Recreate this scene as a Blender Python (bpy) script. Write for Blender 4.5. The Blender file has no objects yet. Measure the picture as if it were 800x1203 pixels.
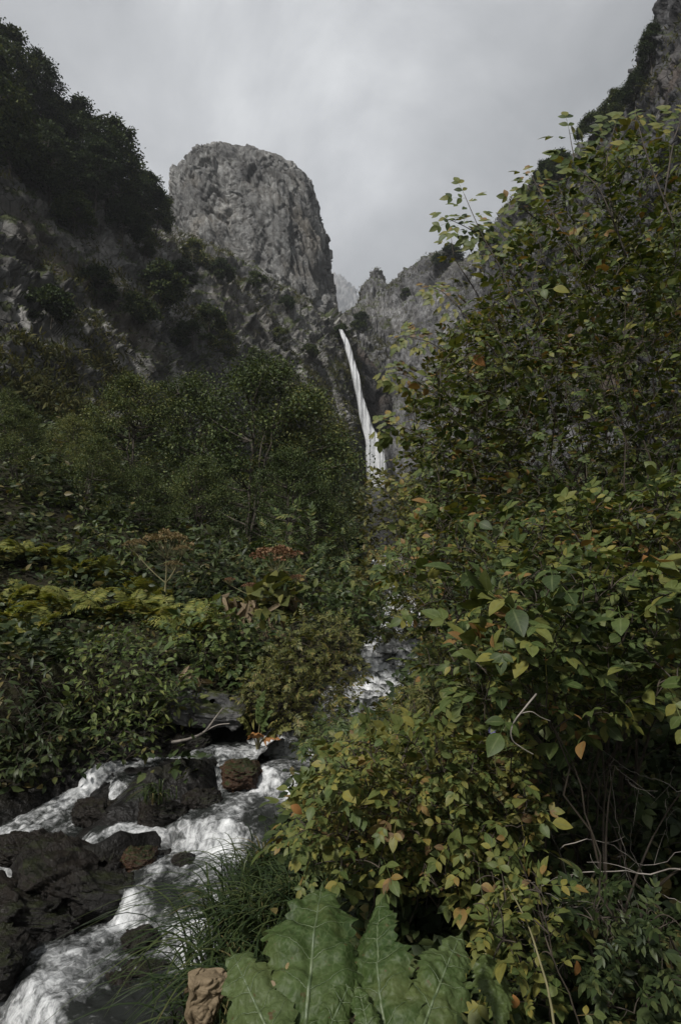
import bpy, math, random
import numpy as np
from math import radians, sin, cos, pi
random.seed(7)
RNG = np.random.default_rng(11)
SC = bpy.context.scene
COL = SC.collection

# ------------------------------------------------------------------ camera, sky, sun, exposure
F = 668.3                       # focal length in photo pixels (20 mm on a 36 mm high frame)
PITCH = radians(4.15)
CAM = np.array([0.0, 0.0, 1.6])
cam_d = bpy.data.cameras.new("camera")
cam_d.sensor_fit = 'VERTICAL'; cam_d.sensor_height = 36.0; cam_d.sensor_width = 24.0
cam_d.lens = 20.0; cam_d.clip_start = 0.05; cam_d.clip_end = 5000
cam_o = bpy.data.objects.new("camera", cam_d); COL.objects.link(cam_o)
cam_o.location = CAM; cam_o.rotation_euler = (radians(90) + PITCH, 0, 0)
SC.camera = cam_o
SC.view_settings.view_transform = 'Standard'; SC.view_settings.look = 'None'
SC.view_settings.exposure = 0.5; SC.view_settings.gamma = 1.0; SC.view_settings.use_curve_mapping = False
SC.cycles.use_denoising = True; SC.cycles.denoising_prefilter = 'ACCURATE'
SC.cycles.max_bounces = 6; SC.cycles.diffuse_bounces = 3; SC.cycles.glossy_bounces = 2
SC.cycles.transmission_bounces = 3; SC.cycles.transparent_max_bounces = 6; SC.cycles.volume_bounces = 0

SUN_EL, SUN_AZ = radians(50), radians(-142)   # azimuth from +Y towards +X: the sun stands up left, a little behind
sun_dir = np.array([sin(SUN_AZ) * cos(SUN_EL), cos(SUN_AZ) * cos(SUN_EL), sin(SUN_EL)])
sd = bpy.data.lights.new("sun", 'SUN'); sd.energy = 5.0; sd.angle = radians(5); sd.color = (1.0, 0.965, 0.92)
so = bpy.data.objects.new("sun", sd); COL.objects.link(so)
from mathutils import Vector, Matrix, Euler
so.rotation_euler = Vector(sun_dir).to_track_quat('Z', 'Y').to_euler()

def at(px, py, d):
    """the point seen at photo pixel (px, py) that lies d metres in front (world Y)"""
    px = np.asarray(px, float); py = np.asarray(py, float); d = np.asarray(d, float)
    cx = (px - 400.0) / F; cy = (601.5 - py) / F
    dy = cos(PITCH) - cy * sin(PITCH); dz = sin(PITCH) + cy * cos(PITCH)
    s = d / dy
    return np.stack([cx * s, d + 0 * s, dz * s], -1) + CAM

def NT(mat_or_world):
    nt = mat_or_world.node_tree; nt.nodes.clear()
    def N(t, **kw):
        n = nt.nodes.new(t)
        for k, v in kw.items():
            if k.startswith('i_'):
                key = k[2:]
                key = int(key) if key.isdigit() else key.replace('_', ' ')
                n.inputs[key].default_value = v
            else: setattr(n, k, v)
        return n
    def L(a, b): nt.links.new(a, b)
    return nt, N, L

def ramp(N, stops, interp='LINEAR'):
    r = N('ShaderNodeValToRGB'); cr = r.color_ramp; cr.interpolation = interp
    while len(cr.elements) > 1: cr.elements.remove(cr.elements[-1])
    cr.elements[0].position = stops[0][0]; cr.elements[0].color = (*stops[0][1], 1)
    for p, c in stops[1:]:
        e = cr.elements.new(p); e.color = (*c, 1)
    return r

W = bpy.data.worlds.new("World"); SC.world = W; W.use_nodes = True
def build_sky():
    nt, N, L = NT(W)
    tc = N('ShaderNodeTexCoord')
    sky = N('ShaderNodeTexSky', sky_type='NISHITA', sun_disc=False, sun_elevation=SUN_EL, sun_rotation=SUN_AZ)
    n1 = N('ShaderNodeTexNoise', i_Scale=2.5, i_Detail=7.0, i_Roughness=0.6, i_Distortion=0.25)
    mp = N('ShaderNodeMapping'); mp.inputs['Scale'].default_value = (1.0, 1.0, 1.1); mp.inputs['Location'].default_value = (.37, .1, .2)
    L(tc.outputs['Generated'], mp.inputs['Vector']); L(mp.outputs[0], n1.inputs['Vector'])
    r1 = ramp(N, [(.34, (1.95, 2.04, 2.14)), (.5, (3.1, 3.17, 3.28)), (.64, (4.35, 4.43, 4.5))])
    L(n1.outputs['Fac'], r1.inputs[0])
    # the thin bright cloud up the gorge
    def lobe(px, py, k, gain):
        v = at(px, py, 10.0) - CAM; v /= np.linalg.norm(v)
        dt = N('ShaderNodeVectorMath', operation='DOT_PRODUCT'); dt.inputs[1].default_value = v
        nr = N('ShaderNodeVectorMath', operation='NORMALIZE'); L(tc.outputs['Generated'], nr.inputs[0]); L(nr.outputs[0], dt.inputs[0])
        mx = N('ShaderNodeMath', operation='MAXIMUM'); mx.inputs[1].default_value = 0.0; L(dt.outputs['Value'], mx.inputs[0])
        pw = N('ShaderNodeMath', operation='POWER'); pw.inputs[1].default_value = k; L(mx.outputs[0], pw.inputs[0])
        ml = N('ShaderNodeMath', operation='MULTIPLY'); ml.inputs[1].default_value = gain; L(pw.outputs[0], ml.inputs[0])
        return ml
    a = lobe(365, 185, 12, .58); b = lobe(430, 205, 500, .16)
    sm = N('ShaderNodeMath', operation='ADD'); L(a.outputs[0], sm.inputs[0]); L(b.outputs[0], sm.inputs[1])
    s2 = N('ShaderNodeMath', operation='ADD'); s2.inputs[1].default_value = 0.52; L(sm.outputs[0], s2.inputs[0])
    mul = N('ShaderNodeVectorMath', operation='SCALE'); L(r1.outputs[0], mul.inputs[0]); L(s2.outputs[0], mul.inputs['Scale'])
    mix = N('ShaderNodeMixRGB'); mix.inputs[0].default_value = 0.96
    L(sky.outputs[0], mix.inputs[1]); L(mul.outputs[0], mix.inputs[2])
    bg = N('ShaderNodeBackground', i_Strength=0.15); L(mix.outputs[0], bg.inputs['Color'])
    out = N('ShaderNodeOutputWorld'); L(bg.outputs[0], out.inputs['Surface'])
build_sky()

# ------------------------------------------------------------------ numpy noise
_pr = np.random.default_rng(3)
_PERM = np.concatenate([_pr.permutation(256)] * 3)
_G = _pr.normal(size=(256, 3)); _G /= np.linalg.norm(_G, axis=1)[:, None]
_R3 = _pr.random((256, 3)); _RG = _pr.normal(size=(256, 3)); _RH = _pr.random(256)
def _hash(i, j, k, seed=0):
    return _PERM[(_PERM[(_PERM[(i + seed * 17) & 255] + j) & 255] + k) & 255]
def perlin(P, seed=0):
    i = np.floor(P).astype(int); f = P - i; u = f * f * f * (f * (f * 6 - 15) + 10)
    r = 0
    for a in (0, 1):
        wx = u[:, 0] if a else 1 - u[:, 0]
        for b in (0, 1):
            wy = u[:, 1] if b else 1 - u[:, 1]
            for c in (0, 1):
                wz = u[:, 2] if c else 1 - u[:, 2]
                g = _G[_hash(i[:, 0] + a, i[:, 1] + b, i[:, 2] + c, seed)]
                r = r + wx * wy * wz * ((f - (a, b, c)) * g).sum(1)
    return r
def fbm(P, o=4, seed=0, gain=.5):
    r, a = 0, 1.0
    for k in range(o):
        r = r + a * perlin(P * 2.03 ** k, seed + k); a *= gain
    return r
def facet(P, seed=0, tilt=.8):
    """chiselled blocks: each Worley cell is its own tilted plane; returns (plane height, crack 0..1)"""
    i = np.floor(P).astype(int)
    F1 = np.full(len(P), 9.); F2 = np.full(len(P), 9.); h = np.zeros(len(P))
    for a in (-1, 0, 1):
        for b in (-1, 0, 1):
            for c in (-1, 0, 1):
                q = i + (a, b, c); hh = _hash(q[:, 0], q[:, 1], q[:, 2], seed)
                v = P - (q + _R3[hh]); d = np.sqrt((v * v).sum(1))
                m = d < F1
                F2 = np.where(m, F1, np.minimum(F2, d)); F1 = np.where(m, d, F1)
                h = np.where(m, _RH[hh] - .5 + tilt * (v * _RG[hh]).sum(1), h)
    return h, np.clip((F2 - F1) * 5, 0, 1)
def smooth(a, b, x):
    t = np.clip((x - a) / (b - a), 0, 1); return t * t * (3 - 2 * t)

# ------------------------------------------------------------------ mesh helpers
def mesh(name, V, Q, mat, parent=None, loc=None, smooth_=True, uv=None, matidx=None):
    V = np.asarray(V, np.float32).reshape(-1, 3); Q = np.asarray(Q, np.int32).reshape(-1, 4)
    loc = np.zeros(3) if loc is None else np.asarray(loc, float)
    V = V - loc.astype(np.float32)
    me = bpy.data.meshes.new(name)
    me.vertices.add(len(V)); me.vertices.foreach_set('co', V.ravel())
    me.loops.add(Q.size); me.loops.foreach_set('vertex_index', Q.ravel())
    me.polygons.add(len(Q)); me.polygons.foreach_set('loop_start', np.arange(0, Q.size, 4, dtype=np.int32))
    try: me.polygons.foreach_set('loop_total', np.full(len(Q), 4, np.int32))
    except Exception: pass
    if smooth_: me.polygons.foreach_set('use_smooth', np.ones(len(Q), bool))
    if uv is not None:
        l = me.uv_layers.new(name='UVMap'); l.data.foreach_set('uv', np.asarray(uv, np.float32)[Q.ravel()].ravel())
    for m in (mat if isinstance(mat, (list, tuple)) else [mat]): me.materials.append(m)
    if matidx is not None: me.polygons.foreach_set('material_index', np.asarray(matidx, np.int32))
    me.update(calc_edges=True); me.validate()
    o = bpy.data.objects.new(name, me); COL.objects.link(o)
    if parent is not None: o.parent = parent
    else: o.location = loc
    return o
def grid_quads(nr, nc, wrap=False):
    r = np.arange(nr - 1)[:, None]; c = np.arange(nc if wrap else nc - 1)[None]
    c2 = (c + 1) % nc
    return np.stack([r * nc + c, r * nc + c2, (r + 1) * nc + c2, (r + 1) * nc + c], -1).reshape(-1, 4)
def thing(name, label, cat, loc=(0, 0, 0), group=None):
    o = bpy.data.objects.new(name, None); COL.objects.link(o); o.location = Vector([float(v) for v in loc]); o.empty_display_size = .2
    return tag(o, label, cat, group)
def tag(o, label, cat, group=None, kind=None):
    o['label'] = label; o['category'] = cat
    if group: o['group'] = group
    if kind: o['kind'] = kind
    return o
def copy_tree(o, parent=None):
    c = o.copy(); COL.objects.link(c); c.parent = parent
    for ch in list(o.children): copy_tree(ch, c)
    return c
class MB:
    """collects tubes, strips and blades into one mesh"""
    def __init__(s): s.V, s.Q, s.U, s.n = [], [], [], 0
    def add(s, V, Q, U=None):
        V = np.asarray(V, float).reshape(-1, 3); s.V.append(V); s.Q.append(np.asarray(Q).reshape(-1, 4) + s.n)
        s.U.append(np.zeros((len(V), 2)) if U is None else np.asarray(U)); s.n += len(V)
    def tube(s, P, R, k=5):
        P = np.asarray(P, float); n = len(P); R = np.broadcast_to(R, n)
        T = np.gradient(P, axis=0); T /= np.linalg.norm(T, axis=1)[:, None] + 1e-9
        ref = np.where(np.abs(T[:, 2:3]) > .9, [[1., 0, 0]], [[0, 0, 1.]])
        A = np.cross(T, ref); A /= np.linalg.norm(A, axis=1)[:, None] + 1e-9; B = np.cross(T, A)
        th = np.arange(k) * 2 * pi / k
        V = P[:, None] + R[:, None, None] * (np.cos(th)[None, :, None] * A[:, None] + np.sin(th)[None, :, None] * B[:, None])
        s.add(V, grid_quads(n, k, True), np.stack([np.repeat(np.linspace(0, 1, n), k), np.tile(th / 6.3, n)], -1))
    def build(s, name, mat, parent=None, loc=None, smooth_=True):
        return mesh(name, np.concatenate(s.V), np.concatenate(s.Q), mat, parent, loc, smooth_, np.concatenate(s.U))
def bez(a, b, c, n):
    t = np.linspace(0, 1, n)[:, None]; return (1 - t) ** 2 * a + 2 * t * (1 - t) * b + t * t * c
def inpoly(px, py, poly):
    poly = np.asarray(poly, float); c = np.zeros(len(px), bool); j = len(poly) - 1
    for i in range(len(poly)):
        xi, yi = poly[i]; xj, yj = poly[j]
        c ^= ((yi > py) != (yj > py)) & (px < (xj - xi) * (py - yi) / (yj - yi + 1e-9) + xi); j = i
    return c
def sample_poly(poly, n, d0, d1):
    p = np.asarray(poly, float); lo, hi = p.min(0), p.max(0); X = []
    while sum(len(x) for x in X) < n:
        q = RNG.uniform(lo, hi, (n * 2, 2)); X.append(q[inpoly(q[:, 0], q[:, 1], p)])
    q = np.concatenate(X)[:n]; return at(q[:, 0], q[:, 1], RNG.uniform(d0, d1, n))

# ------------------------------------------------------------------ materials
def M(name): 
    m = bpy.data.materials.new(name); m.use_nodes = True; return m
def rock_mat(name, dark, mid, light, moss, moss_amt=.5, wet=0., scale=1., stain=(.10, .07, .05)):
    m = M(name); nt, N, L = NT(m)
    tc = N('ShaderNodeTexCoord'); geo = N('ShaderNodeNewGeometry')
    n1 = N('ShaderNodeTexNoise', i_Scale=.16 * scale, i_Detail=8., i_Roughness=.65); L(tc.outputs['Object'], n1.inputs['Vector'])
    r1 = ramp(N, [(.32, dark), (.5, mid), (.68, light)]); L(n1.outputs['Fac'], r1.inputs[0])
    mp = N('ShaderNodeMapping'); mp.inputs['Scale'].default_value = (1.2 * scale, 1.2 * scale, .22 * scale); L(tc.outputs['Object'], mp.inputs['Vector'])
    n2 = N('ShaderNodeTexNoise', i_Scale=1.0, i_Detail=6., i_Roughness=.6); L(mp.outputs[0], n2.inputs['Vector'])
    r2 = ramp(N, [(.40, (.42, .40, .38)), (.56, (1, 1, 1)), (.75, (1.25, 1.24, 1.2))]); L(n2.outputs['Fac'], r2.inputs[0])
    mul = N('ShaderNodeMixRGB', blend_type='MULTIPLY'); mul.inputs[0].default_value = .8; L(r1.outputs[0], mul.inputs[1]); L(r2.outputs[0], mul.inputs[2])
    vo = N('ShaderNodeTexVoronoi', feature='DISTANCE_TO_EDGE', i_Scale=.9 * scale); 
    wv = N('ShaderNodeMixRGB', blend_type='ADD'); wv.inputs[0].default_value = .8; L(tc.outputs['Object'], wv.inputs[1]); L(n1.outputs['Color'], wv.inputs[2]); L(wv.outputs[0], vo.inputs['Vector'])
    rv = ramp(N, [(.0, (.45, .45, .45)), (.06, (1, 1, 1))]); L(vo.outputs['Distance'], rv.inputs[0])
    mul2 = N('ShaderNodeMixRGB', blend_type='MULTIPLY'); mul2.inputs[0].default_value = .55; L(mul.outputs[0], mul2.inputs[1]); L(rv.outputs[0], mul2.inputs[2])
    # rusty stains
    n4 = N('ShaderNodeTexNoise', i_Scale=.09 * scale, i_Detail=5.); mp4 = N('ShaderNodeMapping'); mp4.inputs['Location'].default_value = (31, 7, 3)
    L(tc.outputs['Object'], mp4.inputs['Vector']); L(mp4.outputs[0], n4.inputs['Vector'])
    r4 = ramp(N, [(.55, (0, 0, 0)), (.7, (.6, .6, .6))]); L(n4.outputs['Fac'], r4.inputs[0])
    ms = N('ShaderNodeMixRGB'); L(r4.outputs[0], ms.inputs[0]); L(mul2.outputs[0], ms.inputs[1]); ms.inputs[2].default_value = (*stain, 1)
    # moss and turf where the rock lies back
    sx = N('ShaderNodeSeparateXYZ'); L(geo.outputs['Normal'], sx.inputs[0])
    n3 = N('ShaderNodeTexNoise', i_Scale=.5 * scale, i_Detail=7., i_Roughness=.65); L(tc.outputs['Object'], n3.inputs['Vector'])
    ad = N('ShaderNodeMath', operation='MULTIPLY_ADD'); L(n3.outputs['Fac'], ad.inputs[0]); ad.inputs[1].default_value = 2.2; L(sx.outputs['Z'], ad.inputs[2])
    mr = N('ShaderNodeMapRange'); mr.inputs[1].default_value = 2.05 - moss_amt; mr.inputs[2].default_value = 2.3 - moss_amt; L(ad.outputs[0], mr.inputs[0])
    n5 = N('ShaderNodeTexNoise', i_Scale=2.3 * scale, i_Detail=4.); L(tc.outputs['Object'], n5.inputs['Vector'])
    rm = ramp(N, [(.35, tuple(c * .5 for c in moss)), (.65, tuple(c * 1.5 for c in moss))]); L(n5.outputs['Fac'], rm.inputs[0])
    mm = N('ShaderNodeMixRGB'); L(mr.outputs[0], mm.inputs[0]); L(ms.outputs[0], mm.inputs[1]); L(rm.outputs[0], mm.inputs[2])
    bs = N('ShaderNodeBsdfPrincipled'); L(mm.outputs[0], bs.inputs['Base Color'])
    bs.inputs['Roughness'].default_value = .85 - .85 * wet; bs.inputs['Specular IOR Level'].default_value = .14 + .14 * wet
    nb = N('ShaderNodeTexNoise', i_Scale=2.4 * scale, i_Detail=9., i_Roughness=.7); L(tc.outputs['Object'], nb.inputs['Vector'])
    bp = N('ShaderNodeBump', i_Strength=.75, i_Distance=.35 / scale); L(nb.outputs['Fac'], bp.inputs['Height'])
    bp2 = N('ShaderNodeBump', i_Strength=.5, i_Distance=.3 / scale); L(rv.outputs[0], bp2.inputs['Height']); L(bp.outputs[0], bp2.inputs['Normal'])
    L(bp2.outputs[0], bs.inputs['Normal'])
    o = N('ShaderNodeOutputMaterial'); L(bs.outputs[0], o.inputs['Surface']); return m
MOSS = (.042, .050, .020)
m_tower = rock_mat('pale_rock', (.07, .07, .07), (.165, .165, .16), (.31, .31, .30), (.05, .055, .03), .16, stain=(.16, .14, .11))
m_cliff_l = rock_mat('mossy_rock', (.05, .05, .05), (.16, .158, .15), (.40, .39, .37), MOSS, .54, stain=(.09, .07, .045))
m_cliff_m = rock_mat('grey_rock', (.05, .05, .052), (.13, .13, .132), (.27, .27, .27), MOSS, .38, stain=(.12, .115, .105))
m_cliff_r = rock_mat('dark_rock', (.022, .022, .023), (.06, .06, .062), (.16, .16, .165), MOSS, .4)
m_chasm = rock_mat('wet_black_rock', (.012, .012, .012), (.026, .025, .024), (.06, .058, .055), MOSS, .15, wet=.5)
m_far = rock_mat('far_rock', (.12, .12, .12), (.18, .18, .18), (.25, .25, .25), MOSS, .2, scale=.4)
m_boulder = rock_mat('wet_stream_rock', (.005, .005, .005), (.011, .011, .010), (.026, .025, .023), (.014, .016, .006), .12, wet=.6, scale=7., stain=(.022, .016, .011))
m_brown = rock_mat('brown_stream_rock', (.014, .010, .008), (.032, .019, .013), (.05, .032, .022), (.02, .026, .008), .3, wet=.6, scale=7., stain=(.08, .04, .02))
m_slab = rock_mat('grey_slab', (.04, .04, .04), (.09, .09, .09), (.16, .16, .155), (.04, .045, .015), .1, wet=.35, scale=6.)

def soil_mat():
    m = M('dark_soil'); nt, N, L = NT(m); tc = N('ShaderNodeTexCoord')
    n = N('ShaderNodeTexNoise', i_Scale=2.2, i_Detail=8., i_Roughness=.7); L(tc.outputs['Object'], n.inputs['Vector'])
    r = ramp(N, [(.3, (.010, .009, .006)), (.5, (.022, .020, .011)), (.62, (.028, .034, .014)), (.75, (.05, .042, .026))]); L(n.outputs['Fac'], r.inputs[0])
    b = N('ShaderNodeBsdfPrincipled', i_Roughness=.9); b.inputs['Specular IOR Level'].default_value = .12
    wa = N('ShaderNodeAttribute', attribute_name='wet'); rw = ramp(N, [(.3, (.005, .005, .0045)), (.6, (.014, .013, .012)), (.75, (.028, .026, .024))]); L(n.outputs['Fac'], rw.inputs[0])
    mw = N('ShaderNodeMixRGB'); L(wa.outputs['Fac'], mw.inputs[0]); L(r.outputs[0], mw.inputs[1]); L(rw.outputs[0], mw.inputs[2]); L(mw.outputs[0], b.inputs['Base Color'])
    ro = N('ShaderNodeMapRange'); ro.inputs[3].default_value = .9; ro.inputs[4].default_value = .35; L(wa.outputs['Fac'], ro.inputs[0]); L(ro.outputs[0], b.inputs['Roughness'])
    n2 = N('ShaderNodeTexNoise', i_Scale=14., i_Detail=6.); L(tc.outputs['Object'], n2.inputs['Vector'])
    bp = N('ShaderNodeBump', i_Strength=.8, i_Distance=.06); L(n2.outputs['Fac'], bp.inputs['Height']); L(bp.outputs[0], b.inputs['Normal'])
    o = N('ShaderNodeOutputMaterial'); L(b.outputs[0], o.inputs['Surface']); return m
m_soil = soil_mat()

def leaf_mat(name, stops, nscale=2.0, *a, **k): return _leaf_mat(name, stops, nscale, *a, **k)
def _leaf_mat(name, stops, nscale=2.0, nw=1.0, rough=.5, trans=.22, vein=.0, spec=.2, bumpy=False, objrand=0., specks=False):
    m = M(name); nt, N, L = NT(m); tc = N('ShaderNodeTexCoord'); geo = N('ShaderNodeNewGeometry')
    n = N('ShaderNodeTexNoise', i_Scale=nscale, i_Detail=3.); L(tc.outputs['Object'], n.inputs['Vector'])
    a = N('ShaderNodeMath', operation='SUBTRACT'); L(n.outputs['Fac'], a.inputs[0]); a.inputs[1].default_value = .5
    b = N('ShaderNodeMath', operation='MULTIPLY_ADD'); L(a.outputs[0], b.inputs[0]); b.inputs[1].default_value = nw; L(geo.outputs['Random Per Island'], b.inputs[2])
    if objrand:
        oi = N('ShaderNodeObjectInfo'); om = N('ShaderNodeMath', operation='MULTIPLY_ADD'); L(oi.outputs['Random'], om.inputs[0]); om.inputs[1].default_value = objrand
        o2 = N('ShaderNodeMath', operation='ADD'); L(b.outputs[0], o2.inputs[0]); o2.inputs[1].default_value = -objrand / 2; L(o2.outputs[0], om.inputs[2]); b = om
    r = ramp(N, stops); L(b.outputs[0], r.inputs[0]); colr = r.outputs[0]
    if specks:
        ns = N('ShaderNodeTexNoise', i_Scale=55., i_Detail=2.); L(tc.outputs['Object'], ns.inputs['Vector']); rs = ramp(N, [(.66, (0, 0, 0)), (.72, (.85, .85, .85))]); L(ns.outputs['Fac'], rs.inputs[0])
        n6 = N('ShaderNodeTexNoise', i_Scale=9., i_Detail=4.); L(tc.outputs['Object'], n6.inputs['Vector']); r6 = ramp(N, [(.58, (0, 0, 0)), (.72, (.7, .7, .7))]); L(n6.outputs['Fac'], r6.inputs[0])
        mxs = N('ShaderNodeMixRGB'); L(r6.outputs[0], mxs.inputs[0]); L(colr, mxs.inputs[1]); mxs.inputs[2].default_value = (.07, .085, .026, 1)
        mx6 = N('ShaderNodeMixRGB'); L(rs.outputs[0], mx6.inputs[0]); L(mxs.outputs[0], mx6.inputs[1]); mx6.inputs[2].default_value = (.07, .045, .02, 1);
        vv = N('ShaderNodeTexVoronoi', feature='DISTANCE_TO_EDGE', i_Scale=62.); L(tc.outputs['Object'], vv.inputs['Vector']); rvv = ramp(N, [(.02, (.4, .4, .4)), (.12, (0, 0, 0))]); L(vv.outputs['Distance'], rvv.inputs[0])
        mx7 = N('ShaderNodeMixRGB'); L(rvv.outputs[0], mx7.inputs[0]); L(mx6.outputs[0], mx7.inputs[1]); mx7.inputs[2].default_value = (.075, .10, .04, 1); colr = mx7.outputs[0]
    if vein:
        uv = N('ShaderNodeUVMap'); s = N('ShaderNodeSeparateXYZ'); L(uv.outputs[0], s.inputs[0])
        d = N('ShaderNodeMath', operation='SUBTRACT'); L(s.outputs['Y'], d.inputs[0]); d.inputs[1].default_value = .5
        ab = N('ShaderNodeMath', operation='ABSOLUTE'); L(d.outputs[0], ab.inputs[0])
        mr = N('ShaderNodeMapRange'); mr.inputs[1].default_value = .02; mr.inputs[2].default_value = .07; mr.inputs[3].default_value = vein; mr.inputs[4].default_value = 0; L(ab.outputs[0], mr.inputs[0])
        # side veins
        k = N('ShaderNodeMath', operation='MULTIPLY_ADD'); L(ab.outputs[0], k.inputs[0]); k.inputs[1].default_value = -.55; L(s.outputs['X'], k.inputs[2])
        k2 = N('ShaderNodeMath', operation='MULTIPLY'); L(k.outputs[0], k2.inputs[0]); k2.inputs[1].default_value = 7.
        fr = N('ShaderNodeMath', operation='FRACT'); L(k2.outputs[0], fr.inputs[0])
        mr2 = N('ShaderNodeMapRange'); mr2.inputs[1].default_value = .0; mr2.inputs[2].default_value = .16; mr2.inputs[3].default_value = vein * .6; mr2.inputs[4].default_value = 0; L(fr.outputs[0], mr2.inputs[0])
        mxm = N('ShaderNodeMath', operation='MAXIMUM'); L(mr.outputs[0], mxm.inputs[0]); L(mr2.outputs[0], mxm.inputs[1])
        mx = N('ShaderNodeMixRGB'); L(mxm.outputs[0], mx.inputs[0]); L(colr, mx.inputs[1]); mx.inputs[2].default_value = (.13, .15, .07, 1); colr = mx.outputs[0]
    # blemishes
    n2 = N('ShaderNodeTexNoise', i_Scale=60., i_Detail=3.); L(tc.outputs['Object'], n2.inputs['Vector'])
    r2 = ramp(N, [(.3, (.7, .68, .6)), (.6, (1.1, 1.1, 1.05))]); L(n2.outputs['Fac'], r2.inputs[0])
    mu = N('ShaderNodeMixRGB', blend_type='MULTIPLY'); mu.inputs[0].default_value = .6; L(colr, mu.inputs[1]); L(r2.outputs[0], mu.inputs[2])
    p = N('ShaderNodeBsdfPrincipled', i_Roughness=rough); p.inputs['Specular IOR Level'].default_value = spec; L(mu.outputs[0], p.inputs['Base Color'])
    if bumpy:
        vb = N('ShaderNodeTexVoronoi', feature='DISTANCE_TO_EDGE', i_Scale=85.); L(tc.outputs['Object'], vb.inputs['Vector'])
        nb = N('ShaderNodeTexNoise', i_Scale=30., i_Detail=5.); L(tc.outputs['Object'], nb.inputs['Vector'])
        ab2 = N('ShaderNodeMath', operation='MULTIPLY_ADD'); L(nb.outputs['Fac'], ab2.inputs[0]); ab2.inputs[1].default_value = .9; L(vb.outputs['Distance'], ab2.inputs[2])
        bb = N('ShaderNodeBump', i_Strength=.45, i_Distance=.004); L(ab2.outputs[0], bb.inputs['Height']); L(bb.outputs[0], p.inputs['Normal'])
    o = N('ShaderNodeOutputMaterial')
    if trans:
        t = N('ShaderNodeBsdfTranslucent'); g = N('ShaderNodeMixRGB', blend_type='MULTIPLY'); g.inputs[0].default_value = 1.; L(mu.outputs[0], g.inputs[1]); g.inputs[2].default_value = (1.25, 1.2, .55, 1)
        L(g.outputs[0], t.inputs['Color']); ms = N('ShaderNodeMixShader'); ms.inputs[0].default_value = trans
        L(p.outputs[0], ms.inputs[1]); L(t.outputs[0], ms.inputs[2]); L(ms.outputs[0], o.inputs['Surface'])
    else: L(p.outputs[0], o.inputs['Surface'])
    return m
GD, GM, GO, GY, OR, BR = (.025, .041, .013), (.053, .078, .023), (.094, .113, .033), (.17, .155, .036), (.17, .098, .036), (.10, .062, .03)
m_rose = leaf_mat('rose_leaf', [(.0, GD), (.35, GM), (.7, GO), (.88, (.128, .130, .033)), (1.04, GY), (1.18, OR)], 2.2, 1.2, vein=.45)
m_rose_y = leaf_mat('yellowing_rose_leaf', [(.0, GM), (.45, GO), (.72, (.135, .132, .036)), (.90, GY), (1.10, OR), (1.22, BR)], 3., 1.2, vein=.45)
m_bush = leaf_mat('birch_leaf', [(.0, (.026, .040, .015)), (.5, (.060, .084, .029)), (.85, (.115, .135, .045)), (1.1, (.17, .17, .055))], .5, 1.0, .5, .2, spec=.15, objrand=.6)
m_hilltree = leaf_mat('hill_tree_leaf', [(.0, (.013, .024, .010)), (.5, (.031, .049, .017)), (.9, (.06, .082, .026)), (1.2, (.095, .11, .034))], .14, 1.3, .6, .15, spec=.1, objrand=.5)
m_herb = leaf_mat('herb_leaf', [(.0, GD), (.4, (.050, .076, .026)), (.8, (.090, .112, .038)), (1.05, (.14, .14, .045))], 1.2, 1.0, .45, .25)
m_herb_y = leaf_mat('yellow_herb_leaf', [(.0, (.055, .065, .022)), (.4, (.092, .10, .032)), (.8, (.14, .135, .042)), (1.05, (.17, .125, .05))], 1.2, 1.0, .5, .25)
m_bank = leaf_mat('bank_bush_leaf', [(.0, (.034, .056, .017)), (.4, (.066, .098, .028)), (.8, (.108, .138, .042)), (1.05, (.15, .165, .052))], 2.5, 1.1, .5, .25)
m_fern = leaf_mat('fern_leaf', [(.0, (.09, .11, .028)), (.5, (.16, .17, .042)), (.9, (.23, .205, .055)), (1.1, (.19, .13, .045))], .9, .9, .5, .3)
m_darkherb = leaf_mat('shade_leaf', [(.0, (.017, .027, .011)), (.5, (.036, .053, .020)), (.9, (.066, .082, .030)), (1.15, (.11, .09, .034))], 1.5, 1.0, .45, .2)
m_sedge = leaf_mat('sedge_blade', [(.0, (.014, .026, .010)), (.6, (.034, .052, .018)), (.9, (.06, .075, .026)), (1.1, (.13, .11, .05))], 3., .6, .35, .2)
m_big = leaf_mat('cow_parsnip_leaf', [(.0, (.012, .027, .007)), (.35, (.022, .042, .011)), (.65, (.037, .060, .016)), (1., (.065, .088, .032))], 7., 1.1, .55, .14, spec=.22, bumpy=True, specks=True)
m_dry = leaf_mat('withered_leaf', [(.0, (.10, .075, .046)), (.5, (.16, .122, .078)), (1.1, (.23, .18, .118))], 6., .6, .75, .15, spec=.2)
m_orange = leaf_mat('orange_leaf', [(.0, (.20, .085, .03)), (.5, (.26, .12, .045)), (1.1, (.32, .20, .07))], 6., .6, .5, .2)
m_umbel = leaf_mat('umbel_seed', [(.0, (.13, .09, .045)), (.5, (.19, .14, .07)), (1.1, (.20, .18, .09))], 3., .6, .7, .1)
m_rust = leaf_mat('rust_umbel_seed', [(.0, (.12, .06, .038)), (.5, (.17, .09, .052)), (1.1, (.20, .13, .07))], 3., .6, .7, .1)
m_blue = leaf_mat('blue_petal', [(.0, (.07, .065, .17)), (1., (.14, .13, .28))], 3., .6, .5, .2)
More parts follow.
